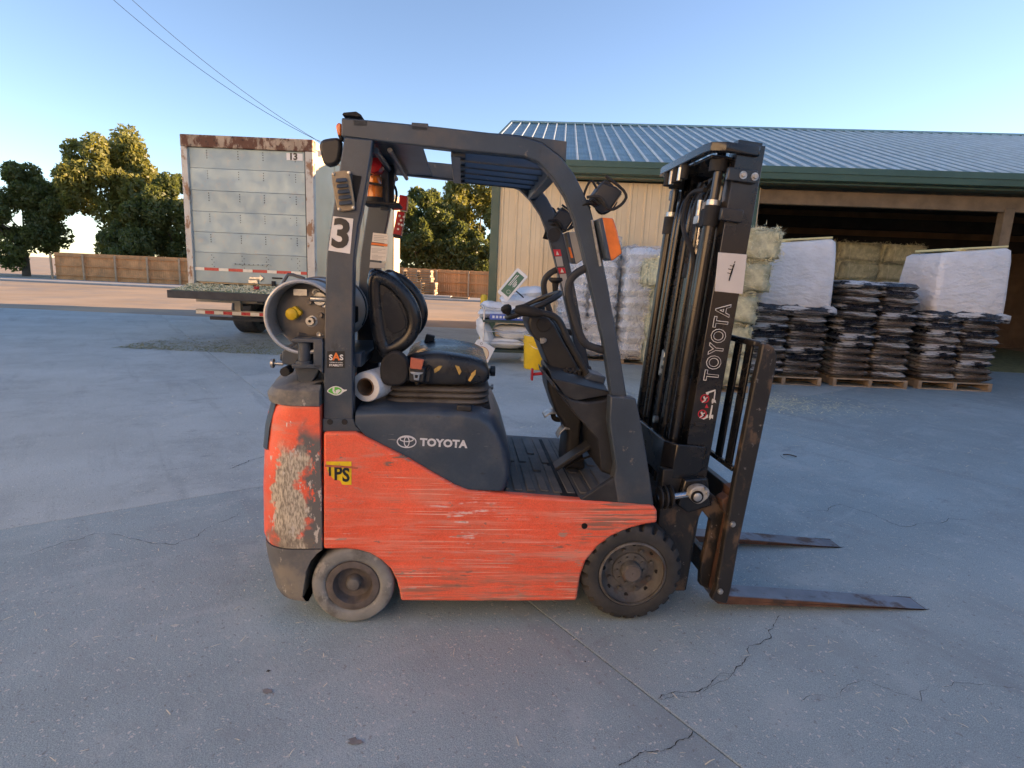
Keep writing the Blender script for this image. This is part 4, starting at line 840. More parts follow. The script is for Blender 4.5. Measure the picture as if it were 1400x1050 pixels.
# mirror at the rear pillar, amber lamp, beacon
mo = smooth2([(-0.1372,2.0803),(-0.0677,2.0971),(-0.0388,2.092),(-0.0423,2.0356),(-0.0544,1.9925),(-0.1012,1.9784),(-0.1183,2.0001)], 1)
mr = thing('mirror', '', '', (0, 0, 0)); del mr['label']; del mr['category']; mr.parent = FK
obj('mirror_shell', G().prism(mo, -.37, -.33), 'black_plastic', mr, .014, 3)
mx, mz = [(-0.1299,2.0284)][0]
obj('sticker', G().box(mx - .004, mx + .008, -.3725, -.3695, mz - .012, mz + .012), 'decal_white', mr)
obj('mirror_arm', G().tube([(mo[6][0], -.35, mo[6][1] - .01), (mo[6][0] + .06, -.38, mo[6][1])], .012, 8), 'black_matte', mr)
q = [(-0.0573,2.1306),(-0.0486,2.1449),(-0.0343,2.1431),(-0.0348,2.0962),(-0.0491,2.0981)]
am = obj('marker_lamp', G().prism(q, -.40, -.32), 'orange_lens', FK, .006)
obj('lamp_socket', G().prism([(-0.0519,2.1034),(-0.0347,2.099),(-0.032,2.0825),(-0.0463,2.0872)], -.39, -.33), 'black_matte', am, .003)
bc = [(0.0362,1.9133),(0.0362,2.009)]
be = thing('beacon', '', '', (0, 0, 0)); del be['label']; del be['category']; be.parent = FK
bH = bc[1][1] - bc[0][1]
obj('beacon_lens', G().lathe([(.0, 0), (.037, 0), (.037, bH * .45), (.0385, bH * .5), (.036, bH * .55), (.036, bH * .95), (.030, bH), (0, bH)], (bc[0][0], 0, bc[0][1]), 'z', 24), 'amber_lens', be, ang=30)
obj('beacon_base', G().lathe([(0, -.022), (.042, -.022), (.042, 0), (0, 0)], (bc[0][0], 0, bc[0][1]), 'z', 24), 'black_matte', be)
obj('beacon_bracket', G().box(bc[0][0] - .05, bc[0][0] + .12, -.05, .12, bc[0][1] - .034, bc[0][1] - .023).box(bc[0][0] + .055, bc[0][0] + .085, .03, .06, bc[0][1] - .03, 2.07), 'black_matte', be, .003)
obj('beacon_guard', G().tube(smooth_path([(bc[0][0] - .045, -.02, bc[0][1]), (bc[0][0] - .048, -.045, bc[0][1] + .05), (bc[0][0] - .02, -.05, bc[0][1] + .06), (bc[0][0] + .04, -.05, bc[0][1] + .05)], 2), .006, 6), 'black_matte', be)
rl = [(0.0477,2.0475)][0]
obj('tail_lamp', G().lathe([(0, -.05), (.035, -.05), (.042, -.03), (.042, .02), (0, .02)], (rl[0], -.05, rl[1]), 'y', 20), 'red_lens', FK)
for k, pth in enumerate(([(0.0137,2.0031),(0.0436,2.0177),(0.0701,2.0449),(0.0767,2.0868),(0.0964,2.1198)], [(0.1028,1.8776),(0.1238,1.9305),(0.1199,1.9819),(0.0916,2.0144)])):
    obj('cable', G().tube(smooth_path([(x, -.05 + .2 * k, z) for x, z in pth], 2), .006, 6), 'black_matte', FK)
obj('wire_duct', G().box(.06, .10, .02, .05, 1.86, 2.07), 'guard_paint', FK, .003)
obj('horn_box', G().box(.03, .09, .04, .13, 1.95, 2.06), 'black_matte', FK, .006)
# red strobe bracket on the far pillar
rb = thing('strobe_bracket', '', '', (0, 0, 0)); del rb['label']; del rb['category']; rb.parent = FK
q1 = [(0.1195,1.9714),(0.1617,1.9662),(0.1548,1.891),(0.1124,1.8962)]; q2 = [(0.1086,1.8885),(0.1471,1.883),(0.1289,1.7608),(0.0863,1.7663)]
obj('strobe_head', G().prism(q1, .31, .39), 'red_bracket', rb, .004)
obj('strobe_body', G().prism(q2, .31, .37), 'red_bracket', rb, .003)
obj('strobe_arm', G().prism([(0.0777,1.9206),(0.1161,1.9189),(0.1124,1.8962),(0.0817,1.8946)], .33, .36), 'red_bracket', rb, .002)
obj('strobe_cap', G().prism([(0.0862,1.7702),(0.1289,1.7646),(0.1251,1.7492),(0.0902,1.7513)], .305, .375), 'black_matte', rb, .002)
for p in [(0.1207,1.8628),(0.1436,1.8584),(0.1285,1.8408),(0.1173,1.8216),(0.1325,1.8167),(0.1136,1.7952)]:
    obj('rivet', G().lathe([(0, -.004), (.006, -.004), (.007, .002)], (p[0], .31, p[1]), seg=8), 'decal_white', rb)
# louvred vent hanging off the pillar, hole behind it
hq = [(0.0177,1.942),(0.0517,1.9385),(0.0312,1.8372),(0.017,1.8504)]
obj('pillar_hole', G().prism(hq, GN - .0095, GN - .002), 'dark_hole', FK)
vt = thing('vent_plate', '', '', (0, 0, 0)); del vt['label']; del vt['category']; vt.parent = FK
vq = smooth2([(-0.0621,1.9331),(-0.0535,1.9473),(0.0027,1.956),(0.0111,1.9456),(0.03,1.8192),(0.0242,1.8049),(-0.0327,1.7977),(-0.0411,1.8098)], 1)
vp = obj('vent_frame', G().prism(vq, GN - .024, GN - .012), 'tan_edge', vt, .003)
va = [(-0.0437,1.9247),(-0.0016,1.9299),(-0.0295,1.8179),(0.0202,1.8262)]
for k in range(5):
    f0, f1 = (k + .08) / 5, (k + .85) / 5
    a0 = Vector((va[0][0] + (va[2][0] - va[0][0]) * f0, 0, va[0][1] + (va[2][1] - va[0][1]) * f0)); a1 = Vector((va[1][0] + (va[3][0] - va[1][0]) * f0, 0, va[1][1] + (va[3][1] - va[1][1]) * f0))
    b0 = Vector((va[0][0] + (va[2][0] - va[0][0]) * f1, 0, va[0][1] + (va[2][1] - va[0][1]) * f1)); b1 = Vector((va[1][0] + (va[3][0] - va[1][0]) * f1, 0, va[1][1] + (va[3][1] - va[1][1]) * f1))
    Y1, Y2 = Vector((0, GN - .026, 0)), Vector((0, GN - .042, 0))
    obj('louvre', G().add([a0 + Y1, a1 + Y1, b1 + Y2, b0 + Y2, b1 + Y1, b0 + Y1], [(0, 1, 2, 3), (3, 2, 4, 5), (0, 3, 5), (1, 4, 2), (0, 5, 4, 1)]), 'grey_plastic', vt, .002, 1)
for p in [(-0.0519,1.9379),(0.007,1.9467),(-0.0324,1.8067),(0.0229,1.8152)]: obj('rivet', G().lathe([(0, -.005), (.006, -.004), (.007, .002)], (p[0], GN - .024, p[1]), seg=8), 'bright_steel', vt)
# --- decals on the near pillar
def sticker(name, px4, y, mat, bev=0., th=.0012): return obj(name, G().prism(px4, y - th, y + .001), mat, FK, bev)
PY = GN - .0065
s3 = [(-0.0592,1.7804),(0.0194,1.7746),(0.0054,1.6366),(-0.0797,1.6456)]
sticker('number_plate', s3, PY, 'decal_white')
c3 = [(-0.029,1.7087)][0]
text('numeral', '3', .155, 'decal_black', FK, (c3[0], PY - .0025, c3[1]), .035, ax=(.99, 0, -.10), ay=(.12, 0, .99))
ss = [(-0.0901,1.237),(-0.0186,1.2393),(-0.0193,1.1682),(-0.0926,1.166)]
sticker('safety_sticker', ss, PY, 'decal_black')
c = [(-0.076,1.2099),(-0.0539,1.2137),(-0.0321,1.2113),(-0.0549,1.1782)]
text('lettering', 'S', .032, 'decal_white', FK, (c[0][0], PY - .0022, c[0][1]), .03)
text('lettering', 'A', .042, 'decal_orange', FK, (c[1][0], PY - .0026, c[1][1]), .035)
text('lettering', 'S', .032, 'decal_white', FK, (c[2][0], PY - .0022, c[2][1]), .03)
text('lettering', 'STABILITY', .0125, 'decal_white', FK, (c[3][0], PY - .0022, c[3][1]), .03)
c = [(-0.0548,1.1899)][0]; text('lettering', 'SYSTEM OF ACTIVE', .0062, 'decal_white', FK, (c[0], PY - .0022, c[1]), .02)
lf = smooth2([(-0.0971,1.066),(-0.0819,1.0821),(-0.0607,1.0906),(-0.0397,1.0864),(-0.0247,1.0743),(-0.0126,1.0762),(-0.0111,1.0715),(-0.0248,1.0664),(-0.0401,1.0518),(-0.0612,1.0481),(-0.0822,1.057)], 1)
sticker('leaf_sticker', [( (x - .0), z) for x, z in lf], PY, 'decal_white')
lf2 = smooth2([(-0.0909,1.0664),(-0.0787,1.0793),(-0.0605,1.0867),(-0.0425,1.0834),(-0.0306,1.0727),(-0.0428,1.0566),(-0.061,1.0527),(-0.079,1.0604)], 1)
sticker('leaf_print', lf2, PY - .0014, 'decal_green')
for pts in ([(-0.0694,1.0829),(-0.0619,1.0846),(-0.0635,1.0705),(-0.0562,1.0581),(-0.0652,1.0578),(-0.0711,1.0703)], [(-0.0575,1.0722),(-0.0454,1.0772),(-0.0364,1.0712),(-0.0456,1.0615),(-0.0517,1.055),(-0.0576,1.0612)]): sticker('leaf_mark', pts, PY - .0028, 'decal_white')
# torn yellow sign on the red side
ly = [(-0.0951,0.7668),(0.0102,0.7684),(0.0094,0.6631),(-0.0291,0.6643),(-0.0382,0.6824),(-0.0657,0.6886),(-0.0837,0.7114),(-0.0926,0.7342)]
sticker('torn_sign', ly, YN - .0005, 'decal_yellow')
c = [(-0.0468,0.7122),(-0.0132,0.7061),(-0.0803,0.7216)]
text('lettering', 'P', .085, 'decal_black', FK, (c[0][0], YN - .003, c[0][1]), .03, sx=.8)
text('lettering', 'S', .085, 'decal_black', FK, (c[1][0], YN - .003, c[1][1]), .03, sx=.8)
text('lettering', 'I', .055, 'decal_black', FK, (c[2][0], YN - .003, c[2][1]), .03)
sticker('scratch', [(-0.1012,0.754),(0.0117,0.7475),(0.0393,0.743),(0.0362,0.7364),(-0.022,0.7421),(-0.1013,0.7442)], YN - .004, 'decal_tag')
# labels on the far rear pillar
def far_label(pts, mat, d=0., name='warning_label'): return obj(name, G().prism(pts, .316 - d, .3195), mat, FK)
far_label([(-0.0184,1.7711),(0.062,1.7656),(0.0583,1.7181),(-0.0241,1.7236)], 'decal_white')
far_label([(-0.0261,1.7197),(0.0583,1.7143),(0.0565,1.7028),(-0.028,1.7082)], 'decal_orange')
far_label([(-0.028,1.7044),(0.0584,1.699),(0.049,1.624),(-0.0338,1.6298)], 'decal_white')
far_label([(-0.0339,1.6183),(0.0471,1.6143),(0.0433,1.5872),(-0.0378,1.5874)], 'decal_grey_text')
for r_ in range(9):
    yy = 340 + r_ * 1.75
    if r_ in (4,): continue
    a = [(-0.0256,1.6873),(0.0473,1.6832)]; dz_ = ([(-0.0256,1.6807)][0][1] - a[0][1])
    obj('print_line', G().box(a[0][0], a[1][0] - .02 * (r_ % 3), .3150, .3156, a[0][1] + dz_ * r_ - .0012, a[0][1] + dz_ * r_ + .0012), 'decal_grey_text', FK)
for r_ in range(4):
    a = [(-0.0141,1.756),(0.0547,1.7518)]; dz_ = ([(-0.0141,1.7473)][0][1] - a[0][1])
    obj('print_line', G().box(a[0][0], a[1][0] - .015 * (r_ % 2), .3150, .3156, a[0][1] + dz_ * r_ - .0015, a[0][1] + dz_ * r_ + .0015), 'decal_grey_text', FK)
# labels on the far front pillar
for pts, mt in (([(0.951,1.7298),(0.9893,1.7316),(0.9995,1.6968),(0.9612,1.6931)], 'decal_red'), ([(0.9633,1.6912),(0.9997,1.6949),(1.013,1.6423),(0.9786,1.6388)], 'decal_grey_text'), ([(0.981,1.633),(1.0196,1.6347),(1.0296,1.6055),(0.991,1.6018)], 'decal_red'), ([(0.9933,1.5979),(1.0297,1.6035),(1.0577,1.4847),(1.0291,1.4795)], 'decal_grey_text')): far_label(pts, mt)
for pts in ([(0.9685,1.7012),(0.9847,1.702),(0.9713,1.7228)], [(0.9984,1.6081),(1.0168,1.6089),(1.0032,1.63)]): far_label(pts, 'decal_white', .003, 'warning_triangle')
# --- lettering and marks on the mast side
lq = [(1.6372,1.1332),(1.6486,1.4945)]; LT = math.hypot(lq[0][0] - lq[1][0], lq[0][1] - lq[1][1])
def mtext(s, size, mat, st_, t, y, bold, fit): return obj('lettering', text_g(s, size, bold, fit, ax=tuple(mu), ay=tuple(-mf), org=tuple(mp(st_, t, y)), space=1.12, ext=.0005), mat, ms)
tc_ = [(1.6413,1.3152)][0]
pv = Vector((tc_[0], 0, tc_[1])) - MP; s_c, t_c = pv.dot(mu), pv.dot(mf)
mtext('TOYOTA', .094, 'decal_white', s_c, t_c, -.3312, .035, LT)
mtext('TOYOTA', .094, 'mast_black', s_c, t_c, -.3324, .004, LT - .0085)
wq = [(1.5968,1.7214),(1.7303,1.718),(1.7312,1.5424),(1.5991,1.5501)]
patch = obj('patch_sheet', G().prism(wq, -.3335, -.329), 'patch_white', ms, .001)
tq_ = [(1.6726,1.6735),(1.6777,1.6737),(1.67,1.6378),(1.6609,1.5984),(1.6573,1.5999),(1.6632,1.6375)]
obj('tear', G().prism(tq_, -.3365, -.333), 'dark_hole', patch)
for a_, b_ in (([(1.6738,1.6638),(1.6564,1.6663)]), ([(1.6689,1.6475),(1.6496,1.6515)]), ([(1.6657,1.6311),(1.6482,1.6336)]), ([(1.6756,1.6768),(1.6779,1.6866)])):
    obj('tear', G().cyl((a_[0], -.334, a_[1]), (b_[0], -.334, b_[1]), .0018, 5), 'dark_hole', patch)
# pictogram sticker: two prohibition rings with figures, fork and block shapes
for cpx in ([(1.6071,1.0521)][0], [(1.6027,0.978)][0]):
    rg = ring_g((cpx[0], cpx[1]), .021, .021, .004, -.3335, -.330, 28); obj('prohibition_ring', rg, 'decal_red', ms)
    obj('prohibition_bar', G().cyl((cpx[0] - .014, -.332, cpx[1] - .014), (cpx[0] + .014, -.332, cpx[1] + .014), .0022, 5), 'decal_red', ms)
    obj('figure_mark', G().cyl((cpx[0] - .006, -.3315, cpx[1] + .010), (cpx[0] + .004, -.3315, cpx[1] - .008), .0045, 6).cyl((cpx[0] + .004, -.3315, cpx[1] - .008), (cpx[0] - .012, -.3315, cpx[1] - .018), .003, 6).cyl((cpx[0], -.3315, cpx[1]), (cpx[0] + .012, -.3315, cpx[1] + .006), .003, 6), 'decal_white', ms)
for pts in ([(1.6092,1.0819),(1.6536,1.0971),(1.656,1.0919),(1.6237,1.0788),(1.6211,1.07),(1.6119,1.0733)], [(1.6511,1.0883),(1.6564,1.0885),(1.6548,1.0393),(1.6428,1.0355),(1.6437,1.0425),(1.6505,1.0462)], [(1.6443,1.0531),(1.6593,1.0464),(1.6645,1.0325),(1.6534,1.0357),(1.6453,1.0285),(1.6424,1.039)], [(1.6245,0.9749),(1.6316,0.9751),(1.6314,0.9609),(1.6127,0.9516),(1.5941,0.9583),(1.6119,0.9587)], [(1.6443,1.0214),(1.6497,1.0215),(1.6466,0.9684),(1.6367,0.961),(1.6391,0.9717)], [(1.6427,0.9718),(1.6566,0.9757),(1.6572,0.9544),(1.6492,0.9613),(1.6415,0.9504),(1.6399,0.9646)]): obj('pictogram_mark', G().prism(pts, -.3325, -.330), 'decal_white', ms)
obj('pictogram_mark', G().prism([(1.6137,1.0083),(1.6297,1.0087),(1.6189,1.0261)], -.3325, -.330), 'decal_red', ms)

# ============================================================ things carried on the forklift
def fw_(x, y, z): c_, s_ = math.cos(0.0918317), math.sin(0.0918317); return (-0.725009 + c_ * x - s_ * y, 2.83293 + s_ * x + c_ * y, z)
TK = thing('propane_tank', 'silver gas cylinder lying crosswise behind the forklift seat, yellow cap on its valve', 'gas tank', fw_(-.195, 0, 1.371), 0.0918317)
body = [(0, -.345), (.05, -.343), (.10, -.335), (.135, -.315), (.152, -.28), (.156, -.25), (.156, .25), (.152, .30), (.13, .335), (.08, .352), (0, .356)]
obj('tank_body', G().lathe(body, (0, 0, 0), 'y', 48), 'tank_dirty', TK, ang=60)
obj('tank_shell', G().lathe([(.1575, -.262), (.159, -.258), (.159, .262), (.1575, .268)], (0, 0, 0), 'y', 48, caps=False), 'tank_alloy', TK)
def coll(a0, a1, y0, y1, ri=.140, ro=.151, n=40):
    rings = []
    for k in range(n + 1):
        a = R(a0 + (a1 - a0) * k / n); c_, s_ = math.cos(a), math.sin(a)
        rings.append([(ri * c_, y0, ri * s_), (ro * c_, y0, ro * s_), (ro * c_, y1, ro * s_), (ri * c_, y1, ri * s_)])
    return G().loft(rings)
obj('collar', coll(-120, 195, -.425, -.285), 'tank_alloy', TK, .002)
obj('collar_rim', G().tube([(.1475 * math.cos(2 * math.pi * k / 48), -.427, .1475 * math.sin(2 * math.pi * k / 48)) for k in range(48)], .0085, 8, True), 'tank_alloy', TK)
obj('collar_foot', coll(195, 215, -.425, -.285, n=6), 'tank_alloy', TK, .002)
T0 = [(-0.2526,1.379),(-0.1806,1.3507),(-0.185,1.4309),(-0.1406,1.377),(-0.2335,1.2925)]
def rel(p): return (p[0] + .195, p[1] - 1.371)
c = rel(T0[0]); obj('valve_cap', G().lathe([(0, -.05), (.020, -.048), (.026, -.044), (.026, 0)], (c[0], -.335, c[1]), 'y', 24).prism([(c[0] - .0, c[1] + .026), (c[0] + .014, c[1] + .034), (c[0] + .042, c[1] + .010), (c[0] + .034, c[1] - .008)], -.375, -.345), 'yellow_plastic', TK, .003)
c = rel(T0[1]); obj('gauge', G().lathe([(0, -.034), (.017, -.034), (.019, -.03), (.019, -.01), (.028, -.008), (.028, .01)], (c[0], -.335, c[1]), 'y', 20), 'bright_steel', TK)
obj('gauge_dial', G().lathe([(0, -.0365), (.006, -.0362), (.006, -.033)], (c[0], -.335, c[1]), 'y', 10), 'dark_hole', TK)
for q_ in T0[2:4]:
    c = rel(q_); obj('fitting', G().lathe([(0, -.02), (.010, -.022), (.012, -.02), (.012, -.008), (.021, -.006), (.021, .01)], (c[0], -.335, c[1]), 'y', 16), 'tank_dirty', TK, ang=30)
c = rel(T0[4]); obj('dip_tube', G().cyl((c[0], -.36, c[1]), (c[0] + .03, -.33, c[1] - .01), .010), 'tank_dirty', TK)
for yy in (-.12, .20):
    obj('tank_strap', G().tube([(.162 * math.cos(R(a)), yy, .162 * math.sin(R(a))) for a in range(-30, 215, 8)], .010, 6, flat=(.4, 2.0)), 'guard_paint', TK)
obj('strap_latch', G().box(.125, .17, -.15, -.09, -.04, .035), 'black_matte', TK, .006)
obj('strap_hook', G().tube(smooth_path([(-.13, -.30, .10), (-.10, -.30, .155), (-.085, -.30, .175), (-.02, -.30, .155)], 1), .007, 6), 'guard_paint', TK)
for ang_, rr_, hh_ in ((35, .085, .016), (70, .105, .010), (110, .10, .008), (300, .09, .012), (335, .11, .014)):
    obj('relief_port', G().lathe([(0, -hh_), (.009, -hh_ - .002), (.011, -hh_), (.012, -.004), (.018, -.003), (.019, .012)], (rr_ * math.cos(R(ang_)), -.332, rr_ * math.sin(R(ang_))), 'y', 14), 'tank_alloy', TK, ang=30)
obj('service_valve', G().cyl((.055, -.36, .075), (.055, -.30, .075), .03, 14).cyl((.02, -.37, .075), (.09, -.37, .075), .012, 10), 'bright_steel', TK, .003)
obj('data_plate', G().box(-.055, .0, -.3475, -.3445, .085, .112), 'bright_steel', TK)
# stretch-wrap roll
wr = [(0.0546,1.0749)][0]
WR = thing('wrap_roll', 'roll of clear stretch film with hollow brown core, tucked beside the forklift pillar', 'film roll', fw_(wr[0], -.38, wr[1]), 0.0918317 + R(-20))
obj('film_body', G().lathe([(.040, 0), (.064, 0), (.067, .004), (.067, .43), (.064, .434), (.040, .434)], (0, 0, 0), 'y', 40, caps=False), 'white_film', WR, ang=40)
obj('core_tube', G().lathe([(.0395, .434), (.0395, -.004), (.036, -.006), (.036, .40), (0, .40)], (0, 0, 0), 'y', 32, caps=False), 'cardboard', WR)

# ============================================================ GROUND
# slab grid follows the joint that runs past the forklift towards the camera
struct('ground', G().box(-400, 400, -200, 600, -.30, -.022), 'far_ground')
pa, pb, P0s = Vector((.592, -.806, 0)), Vector((.806, .592, 0)), Vector((.145, 2.582, 0))
SL = 4.6; gap = .0028
gs = G().prism([(-SL / 2 + gap, -SL / 2 + gap), (SL / 2 - gap, -SL / 2 + gap), (SL / 2 - gap, SL / 2 - gap), (-SL / 2 + gap, SL / 2 - gap)], -.02, 0, 'z')
slab_me = mesh('concrete_slab', gs, 'concrete'); slab_pale = mesh('concrete_slab', gs, 'concrete_pale')
yard = bpy.data.objects.new('yard', None); col.objects.link(yard); yard['kind'] = 'structure'
arot = math.atan2(pa.y, pa.x)
for i in range(-4, 5):
    for j in range(-4, 5):
        c = P0s + pa * (SL * (i + .5) - 2.25) + pb * (SL * (j + .5))
        if -22 < c.x < 22 and -9 < c.y < 19.5:
            o = obj('concrete_slab', slab_me if i >= 0 else slab_pale, None, yard, .002, 1); o.location = c; o.rotation_euler = (0, 0, arot)
struct('joint_bed', G().box(-24, 24, -14, 24, -.021, -.008), 'twig_dark')
struct('rear_yard', G().box(-40, 40, 17.0, 37.0, -.05, .004), 'far_ground')
struct('rear_kerb', G().box(-40, 40, 33.8, 37.2, -.05, .11), 'kerb_concrete', bevel=.03)
# cracks: hair-line breaks in the slab surface
def crack(pts, wd, it=4, amp=.012):
    P = [Vector((x, y, 0)) for x, y in pts]
    for _ in range(it):
        Q = [P[0]]
        for a, b in zip(P, P[1:]):
            m_ = (a + b) / 2; n_ = Vector((-(b - a).y, (b - a).x, 0)); Q += [m_ + n_ * rnd.uniform(-.16, .16), b]
        P = Q
    L_, R_ = [], []
    for i, p in enumerate(P):
        t = (P[min(i + 1, len(P) - 1)] - P[max(i - 1, 0)]).normalized(); n_ = Vector((-t.y, t.x, 0)); ww = wd * rnd.uniform(.08, .75) * (1 if 0 < i < len(P) - 1 else .1)
        L_.append(p + n_ * ww + Vector((0, 0, .0035))); R_.append(p - n_ * ww + Vector((0, 0, .0035)))
    n = len(P)
    struct('crack', G().add(L_ + R_, [(i, i + 1, n + i + 1, n + i) for i in range(n - 1)]), 'dark_hole')
crack([(1.3677,2.5772),(1.2354,2.3879),(1.0711,2.2429),(0.9704,2.1335),(0.8404,2.0516),(0.6135,1.9606)], .0032)
crack([(0.7034,1.8099),(0.5611,1.7115),(0.47,1.6821),(0.4085,1.6406)], .0028)
crack([(0.6135,1.9606),(0.8002,2.0079),(0.9704,2.1335)], .0012)
crack([(-2.1786,4.2721),(-2.122,4.4973),(-2.0222,4.6285)], .006)
crack([(2.6022,5.3439),(2.5927,5.1855),(2.6406,5.1275)], .006, 1)
crack([(2.1075,3.9245),(2.5079,4.1054),(2.7092,3.7407),(3.3622,3.9322)], .003)
crack([(-2.5293,2.8297),(-2.3805,3.1109),(-1.8611,3.0222),(-1.7137,3.5017)], .003)
crack([(1.1707,1.9831),(1.5041,2.1284),(1.6668,2.0135),(2.1371,2.1254)], .0014)
yl = [(-1.2049,8.9508),(-1.1418,9.1791),(-0.5608,12.8368),(-0.6572,12.8011)]
struct('painted_line', G().add([(x, y, .004) for x, y in yl], [(0, 1, 2, 3)]), 'yellow_line')
for px_, rr_, mt_ in (([(-0.9113,2.0228)], .010, 'twig_dark'), ([(-0.8695,1.9112)], .022, 'stain'), ([(-0.4764,1.6943)], .024, 'stain'), ([(0.3586,2.1658)], .006, 'twig_dark')):
    x, y = px_[0]; pts = [(x + rnd.uniform(.5, 1.3) * rr_ * math.cos(a), y + rnd.uniform(.5, 1.3) * rr_ * .7 * math.sin(a)) for a in [2 * math.pi * k / 14 for k in range(14)]]
    struct('oil_spot', G().add([(a, b, .0035) for a, b in pts], [tuple(range(14))]), mt_)
# straw blown over the concrete
def litter(name, n, mat, area, lmin, lmax, wd, seed, lift=.004, dens=None):
    r_ = random.Random(seed); g = G()
    for _ in range(n):
        x, y = area(r_); l = r_.uniform(lmin, lmax); a = r_.uniform(0, math.pi); z = lift + r_.uniform(0, .006); w_ = wd * r_.uniform(.5, 1.3)
        d = Vector((math.cos(a), math.sin(a), r_.uniform(-.12, .12))) * l / 2; n_ = Vector((-math.sin(a), math.cos(a), 0)) * w_; c = Vector((x, y, z + abs(d.z))); up = Vector((0, 0, w_ * .8))
        k = Vector((0, 0, r_.uniform(0, .3) * l))
        g.add([c - d - n_, c - d + n_, c + k * .3 + n_, c + k * .3 - n_, c + d - n_ * .5, c + d + n_ * .5, c - d + up], [(0, 1, 2, 3), (3, 2, 5, 4), (0, 6, 1)])
    o = obj(name, g, mat); o['kind'] = 'stuff'; return o
litter('straw_litter', 620, 'straw', lambda r_: (r_.uniform(-2.6, 3.2), r_.uniform(1.2, 5.5)), .006, .045, .0016, 3)
litter('straw_litter', 500, 'straw', lambda r_: (r_.uniform(-4, 6), r_.uniform(5, 9.5)), .02, .09, .003, 4)
litter('hay_crumbs', 1600, 'hay_strand', lambda r_: (r_.gauss(3.3, .8), r_.gauss(7.9, .35)), .03, .12, .004, 5)
litter('hay_crumbs', 3500, 'hay_litter', lambda r_: (r_.uniform(-7.2, -3.3), 10.2 + abs(r_.gauss(0, .9))), .03, .10, .006, 6)
x_, y_ = [(2.67,5.3079)][0]
g = G().tube(smooth_path([(x_ - .05, y_ + .01, .012), (x_, y_, .02), (x_ + .06, y_ - .035, .012)], 1), .006, 5); tag(obj('twig', g, 'twig_dark'), 'thin dark twig lying on the concrete right of the load backrest', 'twig')

# ============================================================ TRAILER
TX0, TX1, TY0, TY1, TZ0, TZ1 = -6.50, -4.02, 11.6, 20.1, 1.17, 3.95
TR = thing('box_trailer', 'white box trailer with grey panelled roll-up door, rusty header and red white tape', 'trailer', (0, 0, 0))
bx = G().box(TX0 + .02, TX1, TY0 + .10, TY1, TZ0, TZ1 - .02); obj('box_body', bx, 'trailer_side', TR, .01)
for k in range(1, 7):                                   # seams and rivet rows along the side
    obj('side_seam', G().box(TX1, TX1 + .012, TY0 + 1.2 * k + .2, TY0 + 1.2 * k + .26, TZ0 + .02, TZ1 - .05), 'trailer_side', TR, .003)
obj('roof_rail', G().box(TX1 - .02, TX1 + .025, TY0 + .05, TY1, TZ1 - .14, TZ1 + .01), 'trailer_side', TR, .006)
obj('bottom_rail', G().box(TX1 - .03, TX1 + .02, TY0 + .05, TY1, TZ0 - .06, TZ0 + .10), 'trailer_post', TR, .006)
hd = [(-5.6883,3.926),(-4.0437,3.936),(-4.048,3.7315),(-5.6978,3.7281)]
obj('header', G().box(TX0 - .02, TX1 + .03, TY0 - .03, TY0 + .16, 3.735, TZ1 + .005), 'trailer_rust', TR, .015)
obj('corner_post', G().box(TX1 - .12, TX1 + .03, TY0 - .02, TY0 + .12, TZ0 - .03, 3.735), 'trailer_post', TR, .008)
obj('corner_post', G().box(TX0 - .02, TX0 + .10, TY0 - .02, TY0 + .12, TZ0 - .03, 3.735), 'trailer_post', TR, .008)
DX0, DX1 = TX0 + .10, TX1 - .15
zs = [3.735, 3.36, 2.95, 2.555, 2.165, 1.775, TZ0 + .03]
r_ = random.Random(5)
for k in range(6):
    za, zb = zs[k + 1], zs[k]
    dp = obj('door_panel', G().box(DX0, DX1, TY0 + .035 - .004 * (k % 2), TY0 + .075, za + .0015, zb - .0015), 'trailer_door', TR, .004)
    gr = G()
    for hx in (DX0 + .35, DX0 + .95, DX0 + 1.43, DX1 - .16 - .02):
        for m_ in range(4 if k < 5 else 7):
            gr.lathe([(0, -.006), (.008, -.004), (.010, .006)], (hx + (.04 if k == 5 and m_ % 2 else 0), TY0 + .031, zb - .05 - .045 * m_), 'y', 6)
    if k: gr.lathe([(0, -.006), (.006, -.004), (.010, .006)], (DX1 - .3, TY0 + .031, zb - .06), 'y', 6)
    rv = obj('rivets', gr, 'black_matte', dp); rv['kind'] = 'stuff'
obj('door_track', G().box(DX1 + .002, DX1 + .028, TY0 + .02, TY0 + .09, TZ0 + .02, 3.73), 'trailer_dark', TR)
obj('repair_strip', G().box(-5.62, -4.88, TY0 + .018, TY0 + .03, 1.56, 1.585), 'trailer_door', TR, .003)
for k in range(8): obj('bolt', G().lathe([(0, -.006), (.010, -.003), (.010, .004)], (-5.58 + .09 * k, TY0 + .014, 1.572), 'y', 6), 'black_matte', TR)
tz = 1.45
xx = DX0
k = 0
while xx < DX1 - .05:
    wd = .29 if k % 2 else .19
    obj('reflective_tape', G().box(xx, min(xx + wd, DX1), TY0 + .026, TY0 + .0295, tz - .028, tz + .028), 'tape_red' if k % 2 else 'tape_white', TR); xx += wd; k += 1
c = [(-4.3721,3.6317)][0]
obj('number_plate', G().box(c[0] - .14, c[0] + .17, TY0 + .023, TY0 + .029, c[1] - .06, c[1] + .07), 'decal_white', TR)
obj('lettering', text_g('13', .17, .05, org=(c[0] - .01, TY0 + .021, c[1] + .005)), 'decal_black', TR)
lt = thing('door_latch', '', '', (0, 0, 0)); del lt['label']; del lt['category']; lt.parent = TR
obj('latch_arm', G().prism([(-5.32, 1.29), (-5.10, 1.29), (-5.10, 1.25), (-5.02, 1.32), (-5.10, 1.39), (-5.10, 1.34), (-5.30, 1.335)], TY0 + .0, TY0 + .03), 'bright_steel', lt, .004)
